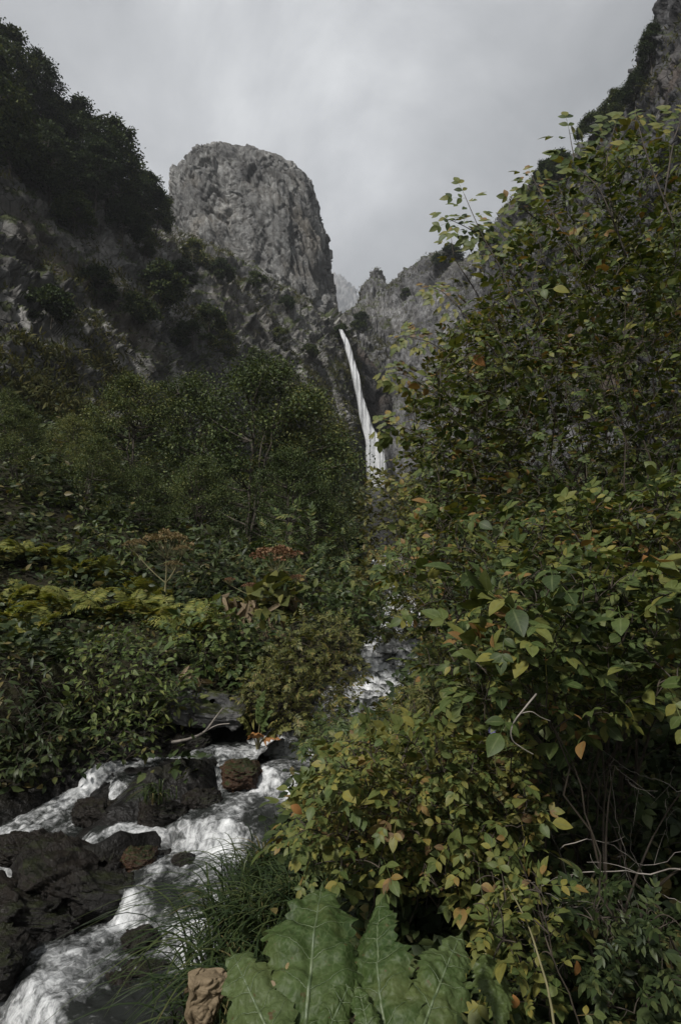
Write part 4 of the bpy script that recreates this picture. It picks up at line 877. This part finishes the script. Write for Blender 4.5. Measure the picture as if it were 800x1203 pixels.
def withered(label, px, py, d, n, L, name='withered_leaf_clump'):
    c = at(px, py, d); xd = np.c_[RNG.normal(0, .5, (n, 2)), RNG.uniform(-1.1, -.2, n)]; V, Q, U = inst(leaf_tpl(6, .10, .5, .5), c + RNG.normal(0, .06, (n, 3)), xd, RNG.normal(0, .6, (n, 3)) + (0, -1, .3), L * RNG.uniform(.5, 1.2, n))
    o = mesh(name, V, Q, m_dry, loc=c, uv=U); tag(o, label, 'dead leaves'); return o
withered('clump of hanging brown withered leaves beside the rusty umbel stalk', 292, 712, 7.2, 34, .36)
withered('second clump of brown withered leaves, left of the rusty umbel', 268, 708, 7.1, 16, .28)
withered('withered brown stalk leaves right of the rusty umbel', 340, 705, 7.0, 22, .26)
withered('brown dead leaves sagging above the yellow green bush', 318, 738, 6.6, 18, .22)
bank_bush('broad leaved plant with yellow leaves under the rusty umbel', [(300, 690), (325, 680), (350, 695), (345, 730), (305, 725)], 6.8, 7.3, (325, 7.1), 60, [leaf_tpl(5, .36, .25, .3)], m_herb_y, .20, .10, name='broad_leaf_plant', cat='plant')
withered('fan of pale brown dead leaves lying on the grey slab', 226, 795, 5.9, 22, .20)

# lobed leaves
def lobe(a, b, wid, nrm, lobes=3.7, depth=.42, nt=170, ns=44, arch=.10, seed=0, fold=.30):
    a, b = np.asarray(a, float), np.asarray(b, float); r = np.random.default_rng(seed)
    L = np.linalg.norm(b - a); x = (b - a) / L; y = np.cross(nrm, x); y /= np.linalg.norm(y); z = np.cross(x, y)
    t = np.linspace(0, 1, nt); s = np.linspace(-1, 1, ns); env = np.clip(np.sin(pi * t ** .62), 0, 1) ** .75 * (1 - .25 * t); env[0] = env[-1] = .02
    S, Tt = np.meshgrid(s, t); A = np.abs(S)
    ph = Tt * lobes + r.uniform(0, 1) + .25 * np.sign(S)
    saw = ph - np.floor(ph); lob = 1 - depth * (.75 + .25 * np.sin(3 * S)) * (1 - smooth(.0, .75, saw) * (1 - smooth(.86, 1., saw)))
    p2 = Tt * lobes * 5.3 + S * .3; tooth = 1 - .18 * (1 - np.abs((p2 - np.floor(p2)) * 2 - 1))
    Wd = wid * env[:, None] * lob * tooth * (1 + .22 * perlin(np.c_[Tt.ravel() * 3.2, S.ravel() * .4, np.full(S.size, seed * .37)], 5).reshape(S.shape))
    lat = S * Wd; al = Tt * L * (1 - .10 * A) + A * Wd * .45
    zz = arch * L * np.sin(pi * np.clip(Tt, 0, 1) * .9) - .09 * L * Tt ** 3 + fold * np.abs(lat) - .75 * lat * lat / wid
    zz += .045 * wid * np.cos(2 * pi * (Tt * lobes * 2 - A * .6)) * A + .10 * wid * fbm(np.c_[(al / wid * 2).ravel(), (lat / wid * 2).ravel(), np.full(al.size, seed)], 3, seed).reshape(al.shape) * 2
    V = a + al[..., None] * x + lat[..., None] * y + zz[..., None] * z
    rib = V[:, ns // 2] * .5 + V[:, ns // 2 - 1] * .5 - z * .001
    U = np.stack([Tt.ravel(), (S.ravel() + 1) / 2], -1)
    veins = []
    for k in range(int(lobes * 2)):
        t0 = (k + .6) / (lobes * 2); i0 = int(t0 * .9 * nt)
        for sg in (0, 1):
            idx = [(min(i0 + j // 2, nt - 1), int(ns / 2 - .5 + (1 if sg else -1) * (j + .5))) for j in range(int(ns * .42))]
            veins.append(np.array([V[i, np.clip(j, 0, ns - 1)] for i, j in idx]) + z * .0006)
    return (V.reshape(-1, 3), grid_quads(nt, ns), U), rib, veins
def big_leaf(root, base, lobes_, mat=None, rib=True):
    parts, mb = [], MB()
    for i, (a, b, w, n) in enumerate(lobes_):
        L_, rb, vs = lobe(a, b, w, n, seed=int(RNG.integers(1e4))); parts.append(L_); mb.tube(rb[:-3] - base, np.linspace(.0045, .0008, len(rb) - 3) * (w / .09) ** .5, 6)
        for v in vs: mb.tube(v - base, np.linspace(.0010, .0003, len(v)), 4)
    V, Q, U = merge(parts); o = mesh('leaf', V - base, Q, mat or m_big, root, uv=U)
    if rib: mb.build('leaf_veins', m_rib, o)
    return o
def pxl(a, b, wpx, up=(0, -.45, 1)):
    A, B = at(*a), at(*b); return (A, B, wpx * (a[2] + b[2]) / 2 / F, np.array(up, float))
def hogweeds():
    base = np.array([-.06, .95, gz(-.06, .95)]); r = thing('hogweed', 'great hogweed plant spreading big lobed leaves at the picture foot', 'plant', base)
    big_leaf(r, base, [pxl((350, 1300, 1.0), (380, 1022, 1.5), 82), pxl((338, 1262, 1.02), (266, 1104, 1.34), 42, (-.3, -.4, 1)), pxl((362, 1265, 1.0), (428, 1120, 1.28), 26, (.3, -.3, 1))])
    big_leaf(r, base, [pxl((325, 1300, .95), (205, 1198, 1.12), 30, (-.2, -.4, 1)), pxl((330, 1300, .95), (255, 1215, 1.0), 30), pxl((318, 1300, .95), (140, 1205, 1.05), 26)])
    big_leaf(r, base, [pxl((462, 1290, 1.0), (448, 1035, 1.46), 46, (-.5, -.5, .9)), pxl((470, 1280, 1.0), (548, 1080, 1.38), 44, (.1, -.5, 1)), pxl((446, 1285, .98), (416, 1140, 1.18), 24), pxl((488, 1290, .98), (540, 1200, 1.08), 22)])
    mb = MB()
    for px in (350, 322, 464):
        e = at(px, 1292, .97); mb.tube(bez(base, (base + e) / 2 + (0, .05, .05), e, 10) - base, np.linspace(.012, .007, 10), 8)
    mb.build('leaf_stalks', m_rib, r)
    base = np.array([.28, 1.15, gz(.28, 1.15)]); r = thing('dock_plant', 'broad smooth dull leaf hanging among twigs right of the hogweed', 'plant', base)
    a, b = at(570, 1120, 1.5), at(592, 1225, 1.3); L_, rb, vs = lobe(a, b, .05, np.array([.1, -1, .5]), lobes=3, depth=.02, seed=3); o = mesh('leaf', L_[0] - base, L_[1], m_herb, r, uv=L_[2])
    mb = MB(); mb.tube(bez(base, base + (.1, .2, .4), a, 12) - base, .004, 5); mb.build('leaf_stalk', m_stalk, r)
    # pale young hogweed on the far bank
    base = on_ground(305, 5.4); r = thing('hogweed', 'small hogweed with pale and yellowing leaves right of the grey slab', 'plant', base); mb = MB()
    for (px, py, w, m) in ((278, 842, 26, m_herb_y), (322, 832, 26, m_herb), (312, 806, 22, m_herb), (300, 862, 22, m_orange), (345, 855, 20, m_herb_y), (330, 868, 18, m_orange)):
        e = at(px, py, 5.2); c = base + (0, 0, .22); big_leaf(r, base, [(c + (e - c) * .25, e, w * 5.2 / F * .55, np.array([0, -.6, 1.]))], m, False); mb.tube(bez(base, c, c + (e - c) * .3, 6) - base, .007, 5)
    mb.build('leaf_stalks', m_stalk, r)
hogweeds()

# sedge tuft over the stream
def sedge(label, base, n, Lr, lean, spread=.12, name='sedge_tuft'):
    base = np.asarray(base, float); nb = 9; t = np.linspace(0, 1, nb)
    a = RNG.uniform(0, 2 * pi, n); L = RNG.uniform(*Lr, n); out = RNG.uniform(.15, 1., n); d = np.stack([np.cos(a), np.sin(a)], -1) * out[:, None] + np.asarray(lean)
    b0 = np.c_[RNG.normal(0, spread, (n, 2)), np.full(n, -.03)]
    hor = d[:, None] * (L[:, None] * (.15 * t + .75 * t ** 2.2)[None])[..., None] * .75; zz = L[:, None] * (1.0 * t - (.45 + .35 * out[:, None]) * t ** 2.4)
    C = b0[:, None] + np.concatenate([hor, zz[..., None]], -1); w = RNG.uniform(.003, .0055, n)[:, None] * (1 - t ** 3)[None] + .0004
    sd = np.stack([-d[:, 1], d[:, 0], 0 * d[:, 0]], -1); sd /= np.linalg.norm(sd, axis=1)[:, None] + 1e-9
    V = np.stack([C - sd[:, None] * w[..., None], C + np.array([0, 0, -.0015]), C + sd[:, None] * w[..., None]], 2).reshape(-1, 3)
    q = np.array([(3 * i, 3 * i + 3, 3 * i + 4, 3 * i + 1) for i in range(nb - 1)] + [(3 * i + 1, 3 * i + 4, 3 * i + 5, 3 * i + 2) for i in range(nb - 1)])
    Q = (q[None] + (np.arange(n) * nb * 3)[:, None, None]).reshape(-1, 4)
    U = np.tile(np.stack([np.repeat(t, 3), np.tile([0, .5, 1], nb)], -1), (n, 1))
    o = mesh(name, V + base, Q, m_sedge, loc=base, uv=U); tag(o, label, 'grass tuft', 'sedge tufts on the stream bank'); return o
def sb(px, py, d): p = at(px, py, d); p[2] = gz(p[0], p[1]); return p
sedge('largest dark sedge tuft arching over the white water', sb(300, 1085, 2.75), 420, (.45, .85), (-.35, -.1), .13)
sedge('sedge tuft behind the largest one, tips reaching the brown stone', sb(315, 1000, 3.4), 260, (.35, .7), (-.3, .0), .12)
sedge('thin sedge tuft with long blades at the lower left of the hogweed', sb(268, 1140, 2.35), 150, (.3, .6), (-.4, -.25), .10)
sedge('sedge tuft half under the orange tinged rose bush', sb(340, 1060, 2.8), 220, (.4, .75), (-.1, -.2), .12)
sedge('small tuft of blades hanging off the rock below the side channel', at(185, 935, 4.3), 60, (.15, .34), (-.3, -.4), .05)
# ------------------------------------------------------------------ the rose thicket on the right
T_mix = [T_rose, T_rose5, T_roseb, T_rose, compound_tpl(1, .5, .34, 6, curl=.25, seed=21)]
def rose(label, poly, d0, d1, base, n, mat, size, sp, T=T_mix, nst=8, name='rose_bush', **kw):
    kw.setdefault('maxlen', .42)
    return shrub(name, label, 'rose bush', on_ground(*base), sample_poly(poly, n, d0, d1), T, mat, size, sp, nst, group='rose bushes of the right bank', k=5, **kw)
RB = rose('tallest rose bush filling the upper right, yellow green at the top', [(575, 330), (610, 265), (660, 215), (710, 165), (760, 160), (860, 200), (880, 640), (760, 680), (600, 640), (500, 600), (490, 520), (520, 400)], 2.5, 3.7, (700, 3.1), 2500, m_rose, .108, .045, nst=14)
# long shoots against the sky
def shoot(root, pts, d, mat, T, size, n):
    base = np.array(root.location); P = resample(np.stack([at(x, y, d + .05 * i) for i, (x, y) in enumerate(pts)]), 16)
    mb = MB(); mb.tube(P - base, np.linspace(.0045, .0015, 16), 5); o = mb.build('shoot', m_rosebark, root)
    i = np.linspace(6, 15, n); q = np.stack([np.interp(i, np.arange(16), P[:, k]) for k in range(3)], -1); t = P[-1] - P[-5]; t /= np.linalg.norm(t); side = np.cross(t, [0, -1., .3]); sg = np.where(np.arange(n) % 2, 1, -1)[:, None]
    xd = t * .5 + side * sg + RNG.normal(0, .15, (n, 3)); xd[-1] = t; V, Q, U = inst(T, q - base, xd, np.array([0, -.9, .5]) + RNG.normal(0, .35, (n, 3)), 1.15 * size * RNG.uniform(.8, 1.15, n)); mesh('leaves', V, Q, mat, o, uv=U)
shoot(RB, [(620, 400), (590, 320), (568, 280), (545, 228)], 2.7, m_rose, T_rose5, .105, 14)
shoot(RB, [(735, 300), (705, 225), (678, 195), (668, 152)], 2.6, m_rose, T_rose5, .11, 13)
shoot(RB, [(700, 330), (660, 280), (620, 250), (610, 232)], 2.8, m_rose, T_rose5, .09, 10)
shoot(RB, [(790, 260), (762, 190), (750, 150), (747, 138)], 2.5, m_rose_y, T_rose5, .11, 7)
for q, dd, mt in (([(640, 380), (610, 310), (592, 282), (580, 268)], 2.8, m_rose), ([(680, 300), (645, 245), (632, 222), (624, 205)], 2.75, m_rose), ([(600, 440), (548, 372), (522, 345), (508, 338)], 3.0, m_rose_y), ([(590, 480), (520, 412), (490, 398), (472, 395)], 3.1, m_rose_y),
                 ([(580, 520), (500, 455), (474, 440), (458, 440)], 3.2, m_rose_y), ([(720, 260), (712, 200), (716, 170), (722, 148)], 2.6, m_rose), ([(570, 560), (490, 510), (465, 500), (450, 505)], 3.2, m_rose_y), ([(780, 230), (790, 170), (796, 150), (800, 135)], 2.5, m_rose_y), ([(630, 360), (585, 300), (556, 272), (528, 258)], 2.75, m_rose)):
    shoot(RB, q, dd, mt, T_rose5, .095, 12)
shoot(RB, [(600, 420), (560, 345), (535, 305), (530, 280)], 2.9, m_rose_y, T_rose5, .09, 6)
rose('yellowing rose bush in front of the grey middle cliff', [(500, 425), (530, 390), (575, 360), (620, 440), (610, 560), (560, 620), (485, 625), (468, 560), (480, 480)], 3.2, 4.4, (545, 3.9), 1000, m_rose_y, .10, .045, nst=10)
rose('middle rose bush with broad grey green leaves', [(440, 650), (520, 600), (640, 600), (800, 560), (880, 600), (870, 790), (760, 830), (640, 850), (540, 830), (500, 790), (485, 720)], 2.1, 3.0, (640, 2.7), 1700, m_rose, .108, .045, nst=12)
rose('front rose bush hanging in the middle of the right side, largest leaves', [(560, 690), (700, 640), (800, 690), (830, 800), (720, 850), (600, 870), (540, 800)], 1.6, 2.1, (700, 2.0), 320, m_rose, .135, .055, nst=8)
rose('low rose bush with orange tinged leaves above the hogweed', [(352, 940), (385, 885), (450, 860), (560, 850), (620, 880), (625, 960), (600, 1040), (520, 1050), (430, 1030), (362, 1020), (340, 985)], 1.75, 2.5, (490, 2.2), 1350, m_rose_y, .092, .042, nst=10)
rose('fine leaved rose bush between the stream and the middle rose bush', [(420, 858), (488, 800), (500, 740), (560, 780), (600, 860), (520, 890), (420, 895), (380, 885)], 2.7, 3.6, (480, 3.2), 560, m_herb_y, .11, .05, T=T_ash, nst=8)
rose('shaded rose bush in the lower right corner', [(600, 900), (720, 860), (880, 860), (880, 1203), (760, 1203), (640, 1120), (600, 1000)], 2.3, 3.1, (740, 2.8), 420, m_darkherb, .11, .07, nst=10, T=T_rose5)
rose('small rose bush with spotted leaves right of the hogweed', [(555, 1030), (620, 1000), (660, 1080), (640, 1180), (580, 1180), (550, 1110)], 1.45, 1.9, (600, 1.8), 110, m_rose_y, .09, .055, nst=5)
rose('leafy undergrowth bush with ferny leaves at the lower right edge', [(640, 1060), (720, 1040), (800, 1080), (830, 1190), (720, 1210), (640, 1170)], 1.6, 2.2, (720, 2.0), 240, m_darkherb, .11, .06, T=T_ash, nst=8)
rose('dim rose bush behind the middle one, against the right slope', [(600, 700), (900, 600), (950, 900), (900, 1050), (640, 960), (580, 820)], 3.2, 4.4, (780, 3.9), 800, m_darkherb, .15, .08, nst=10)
rose('dense far rose bush behind the tallest one', [(560, 420), (700, 280), (900, 250), (950, 640), (560, 640)], 4.0, 5.2, (760, 4.6), 1300, m_rose, .15, .07, nst=12)
# bare grey twigs
def deadwood():
    base = on_ground(690, 1.9); r = thing('bare_bush', 'leafless bush of pale grey twigs in the dark lower right', 'dead bush', base)
    tw = [([(800, 1020), (760, 1025), (700, 1023), (655, 1032), (628, 1046)], 1.75, .0034), ([(655, 998), (692, 985), (727, 998), (758, 1018), (800, 1000), (830, 995)], 1.85, .0026), ([(640, 1048), (662, 1060), (682, 1066), (702, 1062)], 1.7, .0022),
          ([(715, 905), (725, 965), (733, 1000), (735, 1040), (740, 1058)], 1.9, .0022), ([(722, 900), (740, 920), (752, 932)], 1.8, .0016), ([(800, 930), (770, 915), (740, 905), (705, 880)], 1.9, .0018), ([(690, 1100), (672, 1060), (660, 1010), (640, 960)], 2.0, .002),
          ([(760, 1100), (735, 1070), (715, 1040)], 1.8, .0016), ([(640, 1140), (625, 1110), (612, 1080)], 1.6, .0018), ([(800, 1060), (770, 1045), (745, 1010), (740, 970)], 2.0, .002), ([(790, 900), (782, 950), (785, 990)], 2.0, .0018)]
    for p, d, R in tw:
        R *= .62; P = resample(np.stack([at(x, y, d + .03 * i) for i, (x, y) in enumerate(p)]), 18) + RNG.normal(0, .003, (18, 3)); mb = MB(); mb.tube(P - base, np.linspace(R, R * .45, 18), 5)
        for k in (5, 8, 11, 14):
            e = P[k] + RNG.normal(0, .05, 3) + (P[k] - P[k - 1]) * 2.5; mb.tube(bez(P[k], (P[k] + e) / 2 + RNG.normal(0, .012, 3), e, 6) - base, np.linspace(R * .5, R * .25, 6), 4)
        mb.build('twig', m_deadwood, r)
    mb = MB()
    for p, d, R in tw[:8]:
        e = at(*p[0], d); mb.tube(bez(base + np.r_[RNG.normal(0, .08, 2), -.05], (base + e) / 2 + (0, .1, .1), e, 12) - base, np.linspace(.007, R, 12), 5)
    mb.build('stems', m_rosebark, r)
    base = on_ground(640, 1.75); r = thing('bare_shoot', 'forked dry shoot hanging pale in front of the middle rose bush', 'dead twig', at(627, 820, 1.6)); b = np.array(r.location)
    P = resample(np.stack([at(x, y, 1.6) for x, y in ((630, 815), (616, 832), (602, 851), (601, 868), (612, 878), (626, 886))]), 20); mb = MB(); mb.tube(P - b, np.linspace(.0028, .0012, 20), 6); mb.build('twig', m_deadwood, r)
    P = resample(np.stack([at(x, y, 1.6) for x, y in ((612, 838), (624, 836), (634, 842), (646, 847))]), 12); mb = MB(); mb.tube(P - b, np.linspace(.0016, .0008, 12), 5); mb.build('twig', m_deadwood, r)
    b = on_ground(655, 1.45); r = thing('bare_shoot', 'long straight green brown stalk leaning across the lower right', 'stalk', b)
    P = resample(np.stack([at(x, y, 1.5 - .03 * i) for i, (x, y) in enumerate(((596, 1040), (610, 1066), (622, 1092), (634, 1130), (644, 1165), (652, 1215)))]), 24); mb = MB(); mb.tube(P - b, np.linspace(.0016, .0032, 24), 6); mb.build('twig', m_stalk, r)
    c = at(340, 800, 5.3); r = thing('driftwood', 'bleached fallen branch lying across the stream bank below the grey slab', 'branch', at(236, 868, 5.25)); b = np.array(r.location)
    for q, R in (([(202, 872), (222, 868), (240, 860), (252, 845), (262, 832)], .014), ([(240, 860), (255, 852), (270, 850)], .007)):
        P = resample(np.stack([at(x, y, 5.25) for x, y in q]), 14); mb = MB(); mb.tube(P - b, np.linspace(R, R * .5, 14), 6); mb.build('branch', m_deadwood, r)
deadwood()
# ------------------------------------------------------------------ small things
def dead_leaf(label, px, py, d, L, xd, nrm, mat, name='fallen_leaf', w=.32, curl=.5, fold=.6):
    c = at(px, py, d); V, Q, U = inst(leaf_tpl(10, w, fold, curl), c[None], np.array([xd], float), np.array([nrm], float), np.array([L])); V = V + .03 * L * np.stack([perlin(V / (L * .2), k) for k in range(3)], -1)
    o = mesh(name, V, Q, mat, loc=c, uv=U); tag(o, label, 'leaf'); return o
def curled_leaf():
    """a big withered leaf folded over like a hood"""
    c = at(237, 1186, 1.22); nu, nv = 110, 90
    def flap(w0, w1, h, dep, seed, off, rot):
        u = np.linspace(0, 1, nu); v = np.linspace(-1, 1, nv); Vv, Uu = np.meshgrid(v, u)
        wd = (w0 + (w1 - w0) * smooth(0, .55, Uu)) * (1 + .14 * perlin(np.c_[Uu.ravel() * 4, np.sign(Vv).ravel() * 3, 0 * Uu.ravel() + seed], 3).reshape(Uu.shape))
        th = pi * (.0 + .86 * smooth(.30, 1., Uu)); front = np.clip(.45 - Uu, 0, 1) / .45
        x = wd * np.sin(Vv * 1.45) / .99; y = -dep * np.cos(th) - .018 * (np.cos(Vv * 1.5) - .3) * (Uu < 2) * np.cos(th).clip(-.3, 1) + .010 * front; z = h * (smooth(-.15, .62, Uu)) - h * .55 * smooth(.72, 1., Uu) - .010 * Vv ** 2
        P = np.stack([x, y, z], -1).reshape(-1, 3); q = P * 24 + seed * 5.
        cr = sum(a * (np.abs(perlin(q * f, seed + k)) - .2) for k, (a, f) in enumerate(((1., 1.), (.5, 2.1), (.22, 4.3))))
        P = P + (.024 * cr)[:, None] * np.array([.5, -1., .6]) + .006 * fbm(P * 18, 2, seed)[:, None]
        E = np.array(Euler([radians(a) for a in rot]).to_matrix()); return P @ E.T + np.array(off), grid_quads(nu, nv), np.stack([Uu.ravel(), (Vv.ravel() + 1) / 2], -1)
    H, Q1, U1 = merge([flap(.026, .042, .088, .026, 3, (0, 0, -.022), (-6, 10, 8)), flap(.020, .024, .058, .014, 8, (.014, -.024, -.030), (-4, -16, -14))])
    P = H + c
    o = mesh('curled_leaf', P, Q1, m_dry, loc=c, uv=U1); tag(o, 'large pale brown withered leaf curled into a hood left of the hogweed', 'dead leaf')
curled_leaf()
dead_leaf('orange brown curled leaf lying in the middle of the largest hogweed leaf', 374, 1142, 1.20, .028, (.3, .4, .1), (0, -.5, 1), m_orange)
dead_leaf('pale tan leaf lying near the tip of the largest hogweed leaf', 360, 1103, 1.27, .020, (.6, -.3, 0), (0, -.4, 1), m_dry, fold=.3)
dead_leaf('small round pale leaf on the left lobe of the hogweed', 335, 1136, 1.2, .016, (1, .1, 0), (0, -.5, 1), m_umbel, w=.48, fold=.1, curl=.1)
dead_leaf('whitish brown leaf stuck to the left edge of the hogweed leaf', 316, 1154, 1.17, .026, (.5, -.8, 0), (0, -.5, 1), m_dry)
dead_leaf('rusty crumpled leaf at the foot of the largest hogweed leaf', 346, 1174, 1.14, .022, (.8, .3, 0), (0, -.5, 1), m_orange)
dead_leaf('tan dead leaf lying on the right hogweed leaf', 492, 1136, 1.22, .026, (.1, -.8, 0), (0, -.5, 1), m_dry)
dead_leaf('bright orange leaf hanging at the left edge of the low rose bush', 342, 946, 1.75, .042, (.75, -.1, -.45), (.1, -.8, .5), m_orange, 'hanging_leaf', .30, .4, .5)
dead_leaf('orange leaf dangling below the small spotted rose bush', 602, 1168, 1.4, .035, (.2, -.2, -.8), (0, -1, .2), m_orange, 'hanging_leaf')
dead_leaf('rust coloured leaf hanging among the shaded twigs', 677, 1128, 1.6, .045, (.0, -.2, -1), (0, -1, .2), m_orange, 'hanging_leaf', .2)
dead_leaf('orange leaf in the yellowing rose bush beside the cliff', 555, 418, 3.1, .09, (.6, -.2, -.5), (0, -1, .3), m_orange, 'hanging_leaf', .4, .2, .2)
dead_leaf('orange leaf in the middle rose bush, right side', 755, 652, 2.0, .05, (.2, -.2, -.8), (0, -1, .3), m_orange, 'hanging_leaf', .3)
def bluebell(label, px, py, d, R):
    c = at(px, py, d); r = thing('blue_flower', label, 'flower', c); n = 10; a = np.arange(n) * 2 * pi / n; xd = np.stack([np.cos(a), -.3 + 0 * a, np.sin(a)], -1)
    V, Q, U = inst(leaf_tpl(3, .3, .3, -.2), np.zeros((n, 3)), xd, np.tile([0., -1, 0], (n, 1)), np.full(n, R)); mesh('petals', V, Q, m_blue, r, uv=U)
    mb = MB(); mb.tube(bez(np.zeros(3), np.array([.01, .02, -.06]), np.array([.03, .06, -.16]), 8), .0015, 5); mb.build('stem', m_stalk, r)
bluebell('violet blue flower low in the dark gap of the middle rose bush', 577, 857, 1.75, .014)
bluebell('pale blue flower left of the front rose bush', 547, 749, 1.9, .011)

# ------------------------------------------------------------------ ground cover
def undergrowth():
    n = 16000; r = np.exp(RNG.uniform(np.log(1.0), np.log(75), n)); a = RNG.uniform(-.72, .72, n); xy = np.stack([r * np.sin(a), r * np.cos(a)], -1)
    d, z, side, wi = nearest(STREAM, xy); w = np.interp(wi, np.arange(len(SWID)), SWID); d2 = nearest(SIDE, xy)[0]; d3 = nearest(RILL, xy)[0]
    k = (d > w + .12) & (d2 > .42) & (d3 > .3) & ~((side < 0) & (xy[:, 1] < 4.6) & (d2 < 1.4)) & ~((side > 0) & (xy[:, 1] < 3.0) & (d < w + .6)) & ~((xy[:, 1] < 2.2) & (xy[:, 0] < .1)); xy = xy[k]; r = r[k]
    P = np.c_[xy, ground_z(xy)]; m = 9; P = np.repeat(P, m, 0); rr = np.repeat(r, m); n = len(P); sc = .032 + .006 * rr; sc = np.where((P[:, 1] > 6) & (P[:, 1] < 8.) & (P[:, 0] < -1.4), sc * .75, sc)
    P = P + np.c_[RNG.normal(0, 1, (n, 2)) * (sc * 1.4)[:, None], np.abs(RNG.normal(0, 1, n)) * sc * 2.0]
    xd = np.c_[RNG.normal(0, 1, (n, 2)), RNG.normal(.1, .4, n)]; V, Q, U = inst(T_leaf, P, xd, np.array([0, -.1, .8]) + RNG.normal(0, .45, (n, 3)), sc * RNG.uniform(.7, 1.8, n))
    o = mesh('undergrowth', V, Q, m_darkherb, uv=U); tag(o, 'low leafy undergrowth covering the banks and the valley floor', 'undergrowth', kind='stuff')
undergrowth()
# ------------------------------------------------------------------ the air
def build_haze():
    m = M('haze_air'); nt, N, L = NT(m); v = N('ShaderNodeVolumePrincipled'); v.inputs['Color'].default_value = (.86, .90, .95, 1); v.inputs['Density'].default_value = HAZE
    v.inputs['Anisotropy'].default_value = .3
    o = N('ShaderNodeOutputMaterial'); L(v.outputs[0], o.inputs['Volume'])
    x0, x1, y0, y1, z0, z1 = -1900, 1900, -1900, 1900, -800, 700
    V = [(x, y, z) for x in (x0, x1) for y in (y0, y1) for z in (z0, z1)]
    Q = [(0, 1, 3, 2), (4, 6, 7, 5), (0, 4, 5, 1), (2, 3, 7, 6), (0, 2, 6, 4), (1, 5, 7, 3)]
    o = mesh('haze', V, Q, m, smooth_=False); tag(o, 'thin damp mist filling the gorge', 'haze', kind='stuff')
HAZE = .0006
if HAZE: build_haze()
